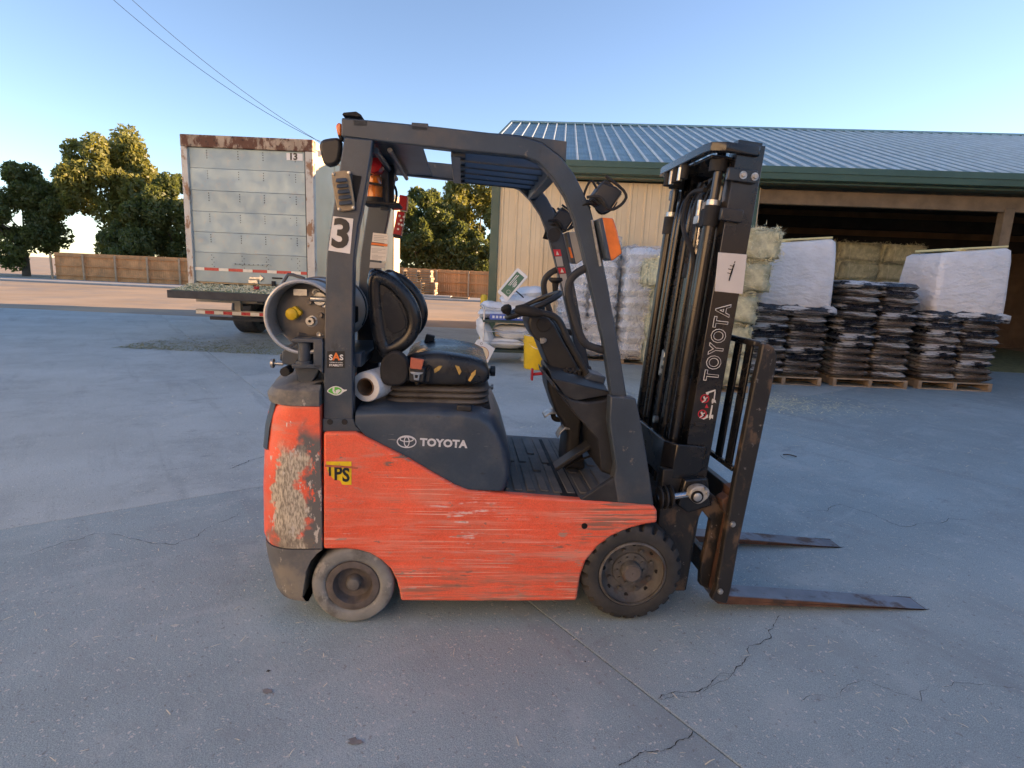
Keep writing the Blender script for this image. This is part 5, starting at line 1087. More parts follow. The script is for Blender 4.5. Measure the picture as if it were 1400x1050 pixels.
obj('latch_body', G().box(-5.34, -5.14, TY0 + .005, TY0 + .034, 1.20, 1.28), 'bright_steel', lt, .01)
obj('latch_slot', G().box(-4.86, -4.66, TY0 + .012, TY0 + .034, 1.315, 1.345), 'black_matte', lt)
obj('latch_hook', G().box(-4.86, -4.80, TY0 - .02, TY0 + .034, 1.17, 1.27), 'black_matte', lt)
# hay-strewn dock plate in front of the sill, bumper with tape, gear underneath
obj('dock_plate', G().prism([(TY0 - .75, 1.015), (TY0 - .75, 1.045), (TY0 - .02, 1.155), (TY0 - .02, 1.125)], TX0 + .02, TX1 + .0, 'x'), 'hay_litter', TR, .004)
obj('plate_edge', G().box(TX0 + .01, TX1 + .01, TY0 - .80, TY0 - .752, .90, 1.045), 'trailer_dark', TR, .006)
obj('tail_lamp', G().lathe([(0, -.03), (.05, -.025), (.055, .03)], (TX1 - .32, TY0 - .50, 1.14), 'z', 14), 'red_lens', TR)
obj('tail_lamp', G().lathe([(0, -.03), (.05, -.025), (.055, .03)], (TX1 - .95, TY0 - .45, 1.14), 'z', 14), 'red_lens', TR)
hh = G(); r_ = random.Random(9)
for _ in range(1500):
    x, t = r_.uniform(TX0 + .05, TX1 - .02), r_.random(); y = TY0 - .74 + .71 * t; z = 1.047 + .11 * t; a = r_.uniform(0, 6.28); l = r_.uniform(.02, .06)
    hh.add([(x, y, z), (x + l * math.cos(a), y + l * math.sin(a), z + r_.uniform(.0, .03)), (x + .012, y + .012, z + .014)], [(0, 1, 2)])
h_ = obj('loose_hay', hh, 'hay_strand', TR); h_['kind'] = 'stuff'
obj('bumper_post', G().box(-5.58, -5.46, TY0 - .10, TY0 + .0, .58, 1.0), 'trailer_box', TR, .006)
obj('bumper_post', G().box(-4.50, -4.38, TY0 - .10, TY0 + .0, .58, 1.0), 'trailer_box', TR, .006)
obj('sill_box', G().box(TX0 + .1, TX1 - .1, TY0 + .0, TY0 + .3, .80, 1.0), 'trailer_box', TR, .01)
for xx in (-5.15, -4.9): obj('lamp_box', G().box(xx, xx + .12, TY0 - .05, TY0 - .001, .82, .96), 'trailer_dark', TR, .006)
obj('bumper', G().box(TX0 + .15, TX1 - .02, TY0 - .12, TY0 - .0, .56, .66), 'trailer_box', TR, .008)
xx = TX0 + .16; k = 0
while xx < TX1 - .1:
    wd = .18
    obj('reflective_tape', G().box(xx, min(xx + wd, TX1 - .03), TY0 - .124, TY0 - .1195, .575, .635), 'tape_red' if k % 2 else 'tape_white', TR); xx += wd; k += 1
obj('frame_rail', G().box(-5.75, -5.62, TY0 + .2, TY1, .72, TZ0), 'trailer_dark', TR); obj('frame_rail', G().box(-4.9, -4.77, TY0 + .2, TY1, .72, TZ0), 'trailer_dark', TR)
for k in range(9): obj('cross_member', G().box(TX0 + .05, TX1 - .03, TY0 + .5 + .9 * k, TY0 + .58 + .9 * k, 1.02, TZ0 - .002), 'trailer_dark', TR)
obj('side_guard', G().box(TX0 + .1, TX1 - .05, TY0 + .5, TY0 + .58, .40, .47), 'trailer_dark', TR)
for yy in (13.6, 14.9):
    obj('axle', G().cyl((TX0 + .2, yy, .50), (TX1 - .2, yy, .50), .07), 'trailer_dark', TR)
    for x0w in (TX0 + .05, TX1 - .60):
        ow = obj('wheel', G().lathe([(.0, .05), (.28, .05), (.30, 0), (.46, 0), (.50, .05), (.50, .45), (.46, .50), (.30, .50), (.28, .4), (0, .4)], (x0w, yy, .5), 'x', 28), 'rubber', TR)
obj('landing_leg', G().box(-4.6, -4.48, 18.4, 18.52, .05, TZ0), 'trailer_dark', TR); obj('landing_leg', G().box(-6.1, -5.98, 18.4, 18.52, .05, TZ0), 'trailer_dark', TR)
# ============================================================ BARN (shed roof rising away from the yard, open bay on the right)
BY, BX0, BX1, EZ, RY, RZ = 13.0, -.60, 46., 3.92, 19.8, 6.42
BN = thing('barn', 'long tan metal barn with ribbed blue-grey roof, dark green trim and an open bay', 'barn', (0, 0, 0))
BN.matrix_world = Matrix.Translation((BX0, BY, 0)) @ Matrix.Rotation(R(-4), 4, 'Z') @ Matrix.Translation((-BX0, -BY, 0))
def wall_sheet(wd, h):
    """ribbed sheet, one piece: profile along x, extruded up"""
    pr = [(0, 0)]; n = 3
    for k in range(n):
        b = wd * k / n
        pr += [(b + .04, 0), (b + .055, -.02), (b + .085, -.02), (b + .10, 0), (b + .17, 0), (b + .178, -.006), (b + .20, -.006), (b + .208, 0)]
    pr.append((wd - .002, 0)); back = [(x, y + .012) for x, y in reversed(pr)]
    return G().prism(pr + back, 0, h, 'z')
ws = mesh('wall_panel', wall_sheet(.91, EZ - .30), 'barn_wall', 25)
OPEN = 4.85
nx = 0
x = BX0 + .16
while x < OPEN - .2:
    o = obj('wall_panel', ws, None, BN); o.location = (x, BY, 0); x += .91
o0 = OPEN
for x in (15.2, 16.11, 17.02, 17.93, 18.84, 19.75, 20.66, 21.57, 22.48, 23.39): o = obj('wall_panel', ws, None, BN); o.location = (x, BY, 0)
obj('wall_backing', G().box(24.32, BX1, BY, BY + .05, 0, EZ - .3), 'barn_wall', BN)
obj('corner_trim', G().box(BX0 - .02, BX0 + .16, BY - .045, BY + .1, 0, EZ - .22), 'barn_green', BN, .006)
obj('end_wall', G().box(BX0, BX0 + .06, BY + .1, RY, 0, EZ - .2).prism([(BY + .1, EZ - .2), (RY, EZ - .2), (RY, RZ - .2)], BX0, BX0 + .06, 'x'), 'barn_wall', BN)
obj('end_wall', G().box(BX1 - .06, BX1, BY + .1, RY, 0, EZ - .2).prism([(BY + .1, EZ - .2), (RY, EZ - .2), (RY, RZ - .2)], BX1 - .06, BX1, 'x'), 'barn_wall', BN)
obj('back_wall', G().box(BX0, BX1, RY, RY + .06, 0, RZ - .05), 'barn_brown', BN)
for k, z in enumerate((2.95, 3.50, 4.05)): obj('girt', G().box(OPEN, 15.2, RY - .30, RY - .02, z, z + .34), 'barn_dark', BN)
obj('translucent_panel', G().box(OPEN, 15.2, RY - .40, RY - .34, 4.46, 5.1), 'galv_panel', BN)
for k in range(14): obj('panel_rib', G().box(OPEN, 15.2, RY - .43, RY - .401, 4.50 + .045 * k, 4.515 + .045 * k), 'galv_panel', BN)
obj('opening_post', G().box(OPEN - .06, OPEN + .14, BY - .03, BY + .17, 0, EZ - .3), 'barn_green', BN, .006)
for xx in (9.9, 15.0): obj('opening_post', G().box(xx, xx + .2, BY, BY + .2, 0, EZ - .55), 'wood_beam', BN, .008)
obj('header_beam', G().box(OPEN + .15, 15.2, BY + .02, BY + .16, EZ - .62, EZ - .33), 'wood_beam', BN, .01)
# gutter and soffit
obj('gutter', G().prism([(BY - .56, EZ - .02), (BY - .58, EZ + .02), (BY - .56, EZ - .22), (BY - .42, EZ - .24), (BY - .40, EZ - .02)], BX0 - .28, BX1, 'x'), 'barn_green', BN, .008)
obj('gutter_lip', G().box(BX0 - .28, BX1, BY - .59, BY - .565, EZ - .10, EZ + .022), 'barn_green', BN, .004)
obj('soffit', G().box(BX0 - .2, BX1, BY - .40, BY + .02, EZ - .27, EZ - .24), 'barn_green', BN)
# roof sheets with standing ribs
sl = math.atan2(RZ - EZ, RY - (BY - .5)); rl = math.hypot(RZ - EZ, RY - (BY - .5)) + .15
def roof_sheet(wd):
    pr = []; n = 3
    for k in range(n):
        b = wd * k / n
        pr += [(b, 0), (b + .012, .032), (b + .034, .032), (b + .046, 0), (b + .14, 0), (b + .146, .005), (b + .164, .005), (b + .17, 0), (b + .215, 0), (b + .221, .005), (b + .239, .005), (b + .245, 0)]
    pr.append((wd - .001, 0)); back = [(x, y - .012) for x, y in reversed(pr)]
    return G().prism(pr + back, 0, rl, fn=lambda p, t: (p[0], t * math.cos(sl) - p[1] * math.sin(sl), t * math.sin(sl) + p[1] * math.cos(sl)))
rs_ = mesh('roof_panel', roof_sheet(.86), 'barn_roof', 25)
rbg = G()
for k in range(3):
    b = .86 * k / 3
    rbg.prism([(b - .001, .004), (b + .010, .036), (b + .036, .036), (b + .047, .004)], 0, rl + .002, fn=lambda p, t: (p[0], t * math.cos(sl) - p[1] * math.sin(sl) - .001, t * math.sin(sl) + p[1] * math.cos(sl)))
rb_ = mesh('rib', rbg, 'roof_rib_lit', 25)
x = BX0 - .26
while x < BX1 - .5:
    o = obj('roof_panel', rs_, None, BN); o.location = (x, BY - .5, EZ + .01); x += .86
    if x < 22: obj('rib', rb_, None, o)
obj('ridge_cap', G().box(BX0 - .28, BX1, RY - .10, RY + .16, RZ - .01, RZ + .06), 'barn_roof', BN, .02)
obj('rake_trim', G().prism([(BY - .5, EZ - .10), (BY - .5, EZ + .055), (RY + .1, RZ + .085), (RY + .1, RZ - .08)], BX0 - .31, BX0 - .255, 'x'), 'barn_green', BN, .006)
for k in range(7):
    yq = BY + .3 + 1.0 * k; zq = EZ + .01 + (yq - BY + .5) * (RZ - EZ) / (RY - BY + .5) - .06
    obj('purlin', G().box(OPEN - 1, 16, yq, yq + .08, zq - .14, zq), 'wood_beam', BN)
obj('barn_floor', G().box(OPEN + .2, 15, BY + .2, RY - .05, -.01, .006), 'hay_litter', BN)

# warehouse on the other side of the yard (behind the camera; seen in the shiny black steel)
WH = thing('warehouse', 'low sunlit tan warehouse facing the barn across the yard', 'warehouse', (0, 0, 0))
obj('wall', G().box(-26, 30, -15.2, -15, 0, 4.8), 'tan_metal', WH)
obj('roof', G().prism([(-14.7, 4.7), (-14.7, 4.85), (-22, 6.3), (-22, 6.1)], -26.5, 30.5, 'x'), 'barn_roof', WH)
for xx in (-16, -6, 5, 16):
    obj('door', G().box(xx, xx + 4, -15.0, -14.93, 0, 3.6), 'barn_wall', WH, .01)

# unseen shed, added on the right to keep the low sun off the yard
HS = thing('shade_shed', 'unseen tan metal shed added on the right to shade the yard', 'shed', (0, 0, 0))
obj('wall', G().box(15, 15.15, -13, 11.2, 0, 4.7), 'tan_metal', HS)
obj('roof', G().prism([(14.5, 4.65), (14.5, 4.8), (24, 5.6), (24, 5.4)], -13.4, 11.6, fn=lambda p, t: (p[0], t, p[1])), 'barn_roof', HS)
obj('side_wall', G().box(15.15, 24, 11.05, 11.2, 0, 4.7), 'tan_metal', HS)
for yy in (-10, -4, 2, 7): obj('door', G().box(14.94, 15.0, yy, yy + 4, 0, 4.2), 'barn_wall', HS, .01)

PH = thing('bounce_building', 'unseen tall cream building added to bounce low sun onto the forklift', 'building', (-8.6, -6.6, 0), math.atan2(-13, 11))  # unseen building, added behind the camera to bounce warm sun onto the forklift
obj('wall', G().box(-9.5, 9.5, -.2, 0, 0, 8.5), 'cream_metal', PH)
obj('roof', G().prism([(.4, 8.45), (.4, 8.6), (-11, 11.0), (-11, 10.8)], -9.9, 9.9, 'x'), 'barn_roof', PH)
for yy in (-9.5, 9.3): obj('side_wall', G().box(yy, yy + .2, -10, -.2, 0, 8.5), 'cream_metal', PH)
for yy in (-7.5, -1.5, 4): obj('door', G().box(yy, yy + 3.6, 0.001, .06, 0, 4), 'barn_wall', PH, .01)

# ============================================================ FENCE
FY = 38.
FE = thing('wooden_fence', 'brown board privacy fence with pale posts at the back of the yard', 'fence', (0, 0, 0))
bd = mesh('fence_board', G().box(0, .136, 0, .02, 0.06, 1.80), 'fence_wood')
r_ = random.Random(3)
nb = 0
x = -14.2
while x < 1.4:
    o = obj('fence_board', bd, None, FE); o.location = (x, FY + r_.uniform(0, .008), r_.uniform(-.02, .02)); x += .142; nb += 1
g = G(); x = -30.
while x < -14.2: g.box(x, x + .136, FY, FY + .02, .06, 1.80); x += .142
o = obj('board_run', g, 'fence_wood', FE); o['kind'] = 'stuff'
for z in (.35, .95, 1.55): obj('fence_rail', G().box(-30, 1.5, FY - .09, FY - .002, z, z + .09), 'fence_wood', FE, .006)
x = -30.2
while x < 1.5: obj('fence_post', G().box(x, x + .10, FY - .19, FY - .092, 0, 1.74), 'fence_post', FE, .006); x += 2.08
# pallets stacked against it, slabs lying by the kerb
def pallet(name, mat='pallet_wood', L=1.2, W=1.0, H=.14):
    p = bpy.data.objects.new(name, None); col.objects.link(p)
    for k in range(5): obj('deck_board', G().box(-L / 2, L / 2, -W / 2 + k * (W - .12) / 4, -W / 2 + k * (W - .12) / 4 + .12, H - .02, H), mat, p)
    for k in range(3): obj('stringer', G().box(-L / 2 + k * (L - .06) / 2, -L / 2 + k * (L - .06) / 2 + .06, -W / 2, W / 2, .02, H - .02), mat, p)
    for k in range(3): obj('bottom_board', G().box(-L / 2, L / 2, -W / 2 + k * (W - .12) / 2, -W / 2 + k * (W - .12) / 2 + .12, 0, .018), mat, p)
    return p
pp = [(-6.0615,0.0883)][0]
p0 = pallet('pallet')
for k in range(11):
    p = p0 if k == 0 else copy_tree(p0)
    p.location = (pp[0] + r_.uniform(-.07, .07) + (.2 if k < 6 else 0), 36.3 + r_.uniform(-.05, .05), .11 + .145 * k); p.rotation_euler = (0, 0, r_.uniform(-.05, .05)); p.scale = (1.45, 1, 1)
    tag(p, '%s pallet of the weathered stack in front of the board fence' % ('bottom', 'second lowest', 'third lowest', 'fourth lowest', 'fifth lowest', 'middle', 'fifth from the top', 'fourth from the top', 'third from the top', 'second from the top', 'topmost')[k], 'pallet', 'pallets stacked at the fence')
s_ = [(-4.7572,0.0119)][0]
tag(obj('white_slab', G().box(-.9, .9, -.4, .4, 0, .13), 'kerb_concrete', None, .02), 'white slab lying flat on the kerb before the fence', 'slab').location = (s_[0], 34.9, .114)
s_ = [(-3.6545,-0.0267)][0]
tag(obj('brown_board', G().box(-.85, .85, -.35, .35, 0, .09), 'wood_beam', None, .02), 'brown timber board lying flat on the kerb, right of the white slab', 'board').location = (s_[0], 34.9, .114)

# ============================================================ TREES
def tree_mesh(seed, leaves, rx, ry, rz, zc, leaf, clumps=46):
    rs = np.random.RandomState(seed)
    cc = []
    while len(cc) < clumps:
        p = rs.uniform(-1, 1, 3)
        if np.linalg.norm(p) < 1 and np.linalg.norm(p) > .35: cc.append(p)
    cc = np.array(cc); cr = rs.uniform(.16, .36, clumps)
    idx = rs.randint(0, clumps, leaves)
    d = rs.normal(0, 1, (leaves, 3)); d /= np.linalg.norm(d, axis=1)[:, None]
    p = cc[idx] + d * (cr[idx] * rs.uniform(.25, 1.0, leaves) ** .5)[:, None]
    p = p * np.array([rx, ry, rz]) + np.array([0, 0, zc])
    t1 = rs.normal(0, 1, (leaves, 3)); t1 /= np.linalg.norm(t1, axis=1)[:, None]
    t2 = np.cross(t1, rs.normal(0, 1, (leaves, 3))); t2 /= np.linalg.norm(t2, axis=1)[:, None]
    s = leaf * rs.uniform(.6, 1.4, leaves)[:, None]
    v = np.stack([p - t1 * s, p + t2 * s * .45, p + t1 * s, p - t2 * s * .45], 1).reshape(-1, 3)
    return v, cc * np.array([rx, ry, rz]) + np.array([0, 0, zc])
def leaves_mesh(v, mat):
    n = len(v) // 4; me = bpy.data.meshes.new('crown'); me.vertices.add(len(v)); me.vertices.foreach_set('co', v.astype(np.float32).ravel())
    me.loops.add(4 * n); me.loops.foreach_set('vertex_index', np.arange(4 * n, dtype=np.int32)); me.polygons.add(n)
    me.polygons.foreach_set('loop_start', np.arange(0, 4 * n, 4, dtype=np.int32)); me.update(calc_edges=True); me.validate(); me.materials.append(MATS[mat]); return me
def tree(name, seed, label, mat, loc, rx, ry, rz, zc, leaves, leaf):
    v, cc = tree_mesh(seed, leaves, rx, ry, rz, zc, leaf)
    t = thing(name, label, 'tree', loc, 0, 'trees behind the fence')
    obj('crown', leaves_mesh(v, mat), None, t)
    h = zc - rz * .3
    obj('trunk', G().tube([(0, 0, -.1), (.05, .02, h * .35), (-.05, 0, h * .7), (.0, .05, h)], [.26, .2, .17, .12], 10), 'bark', t)
    rr = random.Random(seed); g = G()
    for k in range(14):
        c = cc[rr.randrange(len(cc))]; z0_ = rr.uniform(h * .45, h)
        g.tube(smooth_path([(0, 0, z0_), (c[0] * .4, c[1] * .4, z0_ + (c[2] - z0_) * .5), (c[0], c[1], c[2])], 1), [.09, .07, .05, .03] if False else .05, 6)
    obj('limbs', g, 'bark', t); return t
t1 = tree('oak_tree', 11, 'dense dark green tree behind the fence beside the trailer', 'oak_leaf', (-7.0, 42.5, 0), 3.2, 2.6, 3.0, 4.0, 26000, .15)
t2 = tree('pecan_tree', 23, 'taller yellow-green tree behind the fence at the barn corner, sunlit on top', 'pecan_leaf', (-3.2, 45.5, 0), 3.5, 3.2, 3.9, 5.0, 30000, .16)
t3 = tree('low_tree', 37, 'low dark bushy tree behind the fence right of the dense one', 'oak_leaf', (-3.6, 41.2, 0), 2.6, 1.6, 2.0, 2.5, 16000, .13)
for k, (x, y, s, src, lb) in enumerate(((-13.5, 46, 1.0, t1, 'rounded tree hidden behind the box trailer'), (-19.5, 47, .95, t2, 'broad tree rising left of the box trailer'), (-25.5, 44, 1.05, t1, 'dark tree rising beside the broad one at the left'), (-31, 46, 1.2, t2, 'leftmost tall tree of the row behind the fence'), (.5, 52, .9, t2, 'tree standing behind the barn corner'), (-37, 44, 1.1, t1, 'outermost dark tree at the left end of the fence'), (-16.4, 42, .9, t3, 'low bush behind the fence left of the trailer'), (-28, 41.6, .9, t3, 'low bush at the far left behind the fence'))):
    t = copy_tree(src, (x, y, 0), rnd.uniform(0, 6.28)); t.scale = (s, s, s); t['label'] = lb
g = G(); g.box(-60, 60, 60, 62, 0, 3.2)

# ============================================================ POWER LINE
PO = thing('utility_pole', 'wooden utility pole with a cross arm beyond the trailer', 'utility pole', (-8.9, 33.0, 0))
obj('shaft', G().cyl((0, 0, 0), (0, 0, 7.9), .14, 12, .10), 'bark', PO); obj('cross_arm', G().box(-.9, .9, -.06, .06, 7.5, 7.62), 'bark', PO, .01)
for k, (a, b) in enumerate((((-9.7, 33, 7.62), (-15.3, 12.0, 10.6)), ((-8.1, 33, 7.62), (-14.1, 12.0, 10.4)))):
    pass
wp = [(-14.5772,10.4245),(-10.4187,7.8321),(-13.7899,8.9696)]
wl = [[(-10.0, 30.0, 7.60), (-14.577, 30.0, 10.42), (-24, 30., 16.6)], [(-10.0, 30.2, 7.45), (-14.9, 30.2, 9.85), (-24, 30.2, 14.6)]]
wl = [[(-10.1685,7.7409),(-14.5772,10.4245)], [(-10.3827,7.8336),(-14.5962,10.0298)]]
for k, q in enumerate(wl):
    (xa, za), (xb, zb) = q; dx = xb - xa; dz = zb - za
    pts = [(xa + dx * t, 30. - 10.0 * t * 0, za + dz * t + .35 * (t - .0) * (t - 1.0)) for t in np.linspace(-.05, 3.2, 24)]
    pts = [(-9.6 if k == 0 else -8.2, 33.0, 7.63)] + pts
    tag(obj('power_line', G().tube(pts, .012, 5), 'wire_black'), ('upper' if k == 0 else 'lower') + ' of two thin power lines crossing the sky above the trailer', 'power line', 'power lines in the sky')

# ============================================================ HAY
def bale_mesh(seed, lx=1.05, ly=.55, lz=.46):
    rs = random.Random(seed); bm = bmesh.new(); bmesh.ops.create_cube(bm, size=1)
    for v in bm.verts: v.co = Vector((v.co.x * lx, v.co.y * ly, v.co.z * lz + lz / 2))
    bmesh.ops.bevel(bm, geom=bm.edges[:], offset=.05, segments=2, affect='EDGES'); bmesh.ops.subdivide_edges(bm, edges=bm.edges[:], cuts=3, use_grid_fill=True)
    for v in bm.verts: v.co += v.normal * rs.gauss(0, .02) if v.normal.length else Vector()
    bm.normal_update()
    me = bpy.data.meshes.new('bale_body'); bm.to_mesh(me)
    me.polygons.foreach_set('use_smooth', [True] * len(me.polygons)); me.materials.append(MATS['hay'])
    g = G()
    fs = [f for f in bm.faces]
    for _ in range(2000):
        f = rs.choice(fs); c = f.calc_center_median(); n_ = f.normal
        if n_.z < -.5: continue
        d = (n_ * rs.uniform(.1, .6) + Vector((rs.gauss(0, 1), rs.gauss(0, 1), rs.gauss(0, .7))) * .8).normalized() * rs.uniform(.04, .12)
        s_ = d.cross(Vector((rs.gauss(0, 1), rs.gauss(0, 1), rs.gauss(0, 1)))).normalized() * .0048
        c = c + Vector((rs.gauss(0, .03), rs.gauss(0, .03), rs.gauss(0, .03)))
        g.add([c - s_, c + s_, c + d], [(0, 1, 2)])
    bm.free(); return me, mesh('straw_ends', g, 'hay_strand')
def bale():
    b = bpy.data.objects.new('hay_bale', None); col.objects.link(b); me, st_ = bale_mesh(rnd.randrange(999))
    obj('bale_body', me, None, b); o = obj('straw_ends', st_, None, b); o['kind'] = 'stuff'
    for xx in (-.26, .26): obj('twine', G().tube([(xx, y, z) for y, z in ((-.28, .02), (-.285, .24), (-.27, .455), (0, .472), (.27, .455), (.285, .24), (.28, .02))], .004, 5), 'straw', b)
    return b
protos = [bale(), bale()]
pos = []
hr = random.Random(21)
words = ['bottom', 'second', 'third', 'fourth', 'top']
first = [True, True]
BSP = [(2.40, 9.05, 90, 'left'), (2.91, 8.98, 90, 'middle'), (3.40, 9.0, 90, 'right'), (2.45, 10.12, 90, 'back left'), (3.15, 10.12, 90, 'back right')]
BSP2 = [(2.68, 9.0, 90, 'middle'), (3.24, 9.02, 90, 'right'), (2.68, 10.12, 90, 'back left'), (3.24, 10.12, 90, 'back right')]
for layer in range(5):
    for k, (x, y, rz_, wd) in enumerate(BSP if layer > 2 else BSP2):
        if layer == 4 and wd in ('left', 'back left'): continue
        pi_ = (layer + k) % 2
        b = protos[pi_] if first[pi_] else copy_tree(protos[pi_]); first[pi_] = False
        b.location = (x + hr.uniform(-.03, .03) + (.06 if layer == 4 else 0), y + hr.uniform(-.05, .05), .10 + .462 * layer); b.rotation_euler = (hr.uniform(-.02, .02), hr.uniform(-.02, .02), R(rz_ + hr.uniform(-4, 4)))
        tag(b, '%s layer hay bale in the %s column of the stack behind the forklift mast' % (words[layer], wd), 'hay bale', 'hay bales stacked behind the mast')
hp_ = pallet('pallet'); hp_.location = (2.97, 9.5, 0); hp_.scale = (.98, 1.9, .75); tag(hp_, 'wooden pallet under the hay stack behind the mast', 'pallet')
for layer in range(6):
    for k in range(5):
        b = copy_tree(protos[(layer + k) % 2]); b.location = (5.35 + 1.08 * k + hr.uniform(-.04, .04), 15.2 + hr.uniform(-.05, .05), .01 + .462 * layer); b.rotation_euler = (0, 0, hr.uniform(-.05, .05))
        tag(b, 'hay bale inside the barn bay, %s row up, %s from the left' % (('ground', 'second', 'third', 'fourth', 'fifth', 'sixth')[layer], ('first', 'second', 'third', 'fourth', 'fifth')[k]), 'hay bale', 'hay bales stored inside the barn bay')

# ============================================================ WRAPPED STACKS OF BAGS
def bag_mesh(name, lx, ly, lz, seed, mat, sag=.25):
    rs = random.Random(seed); nx_, ny_ = 10, 7; g = G()
    def h(u, v): return (max(0, 1 - abs(u) ** 3.2) * max(0, 1 - abs(v) ** 3.2)) ** .38
    ph = [rs.uniform(0, 6.28) for _ in range(6)]
    def wr(u, v): return .07 * math.sin(7 * u + ph[0] + 3 * v) * math.sin(5 * v + ph[1]) + .05 * math.sin(13 * u + ph[2] - 6 * v)
    top, bot = [], []
    for j in range(ny_ + 1):
        for i in range(nx_ + 1):
            u, v = -1 + 2 * i / nx_, -1 + 2 * j / ny_; k = h(u, v)
            x, y = u * lx / 2 * (1 - .03 * wr(v, u) * 8), v * ly / 2 * (1 + .02 * wr(u, v) * 8)
            top.append((x, y, lz / 2 + lz / 2 * k * (1 + wr(u, v)))); bot.append((x, y, lz / 2 - lz / 2 * k))
    n = (nx_ + 1) * (ny_ + 1); fs = []
    for j in range(ny_):
        for i in range(nx_):
            a = j * (nx_ + 1) + i; fs += [(a, a + 1, a + nx_ + 2, a + nx_ + 1), (n + a, n + a + nx_ + 1, n + a + nx_ + 2, n + a + 1)]
    return mesh(name, g.add(top + bot, fs), mat, 80)
def film_shell(x0, x1, y0, y1, z0, z1, seed, amp=.03):
    rs = random.Random(seed); rings = []; n = 14
    ph = [rs.uniform(0, 6) for _ in range(8)]
    for j in range(n + 1):
        z = z0 + (z1 - z0) * j / n; base = rrect(x0, x1, y0, y1, .12, z, 7)
        cx, cy = (x0 + x1) / 2, (y0 + y1) / 2; R_ = []
        for i, p in enumerate(base):
            k = 1 + amp * (math.sin(i * 1.7 + ph[0] + z * 3) + math.sin(i * .9 + ph[1] - z * 7) + rs.uniform(-.8, .8)) * .5 + (.06 if j == 0 else 0)
            R_.append((cx + (p[0] - cx) * k, cy + (p[1] - cy) * k, z + rs.uniform(-.02, .02)))
        rings.append(R_)
    top = [((p[0] - (x0 + x1) / 2) * .75 + (x0 + x1) / 2, (p[1] - (y0 + y1) / 2) * .75 + (y0 + y1) / 2, z1 + .05 + rs.uniform(-.02, .03)) for p in rings[-1]]
    return G().loft(rings + [top])
stk = 0
def wrapped_stack(x, y, wd, dp, layers, lh, label, rz_=0., mats=('bag_white',), film=True, seed=1, cols=2):
    s = thing('wrapped_stack', label, 'wrapped pallet', (x, y, 0), rz_, 'film-wrapped pallets of bags along the barn')
    meshes = [bag_mesh('bag', wd / cols * 1.04, dp / 2 * 1.04, lh * 1.22, seed * 10 + k, mats[k % len(mats)]) for k in range(4)]
    q = pallet('pallet', L=wd, W=dp); q.parent = s
    # pallet boards join the stack as parts
    for ch in list(q.children): ch.parent = s
    bpy.data.objects.remove(q)
    rs = random.Random(seed)
    for l in range(layers):
        for c_ in range(cols):
            for d_ in range(2):
                o = obj('bag', meshes[rs.randrange(4)], None, s); o.location = (-wd / 2 + wd / cols * (c_ + .5) + rs.uniform(-.025, .025), -dp / 4 + dp / 2 * d_ + rs.uniform(-.02, .02), .14 + lh * l); o.rotation_euler = (rs.uniform(-.02, .02), rs.uniform(-.03, .03), rs.choice((0, math.pi)) + rs.uniform(-.04, .04))
    if film: obj('film', film_shell(-wd / 2 - .03, wd / 2 + .03, -dp / 2 - .04, dp / 2 + .04, .10, .14 + lh * layers + .04, seed), 'clear_film', s, ang=180)
    return s
wrapped_stack(1.42, 11.9, 1.10, 1.05, 10, .222, 'tall film-wrapped pallet of white bags seen between the forklift pillars', 0, seed=3)
wrapped_stack(2.62, 11.6, 1.12, 1.05, 9, .225, 'film-wrapped pallet of white bags left of the hay, by the barn wall', .04, seed=5)
# right: black and brown feed bags with a smooth white wrapped block on top
def feed_stack(x, y, label, lab2, seed, lay=9, top=True):
    s = wrapped_stack(x, y, 1.25, 1.1, lay, .122, label, 0, ('bag_black', 'bag_brown', 'bag_black', 'bag_brown'), False, seed)
    s['group'] = 'pallets of striped feed bags at the barn bay'
    if not top: return s
    z = .14 + .122 * lay + .03
    b = thing('wrapped_block', lab2, 'wrapped load', (x + .06, y + .05, z), 0, 'white wrapped loads on the feed bags')
    rings = []; rs = random.Random(seed)
    for j, (zz, k) in enumerate(((0, .98), (.03, 1.02), (.3, 1.01), (.6, 1.0), (.85, .97), (1.02, .94), (1.06, .86), (1.08, .5))):
        rings.append([(p[0] * k + rs.uniform(-.006, .006), p[1] * k + rs.uniform(-.006, .006), zz + p[0] * .10 * (zz > .8) + rs.uniform(-.006, .006)) for p in rrect(-.6, .6, -.52, .52, .09, 0, 6)])
    obj('wrap_sheet', G().loft(rings), 'bag_block', b, ang=180)
    obj('black_sheet', film_shell_sheet(seed), 'bag_black', b, ang=180)
    obj('sunlit_top', G().prism([(-.30, .0), (.45, .07), (.45, .10), (-.30, .03)], -.45, .40).box(-.5, -.2, -.4, .4, -.02, .015), 'sunlit_yellow', b, .004).location = (.05, 0, 1.06)  # thin added piece: yellow sun on the load's top, painted in
    return s
def film_shell_sheet(seed):
    rs = random.Random(seed + 4); n = 40; rings = []
    base = []
    for (a, b2) in (((-.66, -.57), (.66, -.57)), ((.66, -.57), (.66, .57)), ((.66, .57), (-.66, .57)), ((-.66, .57), (-.66, -.57))):
        for k in range(n // 4): t = k / (n // 4); base.append((a[0] + (b2[0] - a[0]) * t, a[1] + (b2[1] - a[1]) * t))
    for zz, kk in ((.045, .93), (.03, 1.0), (-.05, 1.01), (-.09, 1.0), (-.085, .9)):
        rings.append([(x * kk + rs.uniform(-.012, .012), y * kk + rs.uniform(-.012, .012), zz + rs.uniform(-.03, .03)) for x, y in base])
    return G().loft(rings, caps=False)
feed_stack(4.50, 10.0, 'pallet of striped black feed bags just right of the hay stack', 'white shrink-wrapped load with top painted sunlit yellow, right of the hay', 7)
feed_stack(6.0, 10.1, 'second pallet of striped feed bags, further right along the bay', '', 8, 13, False)
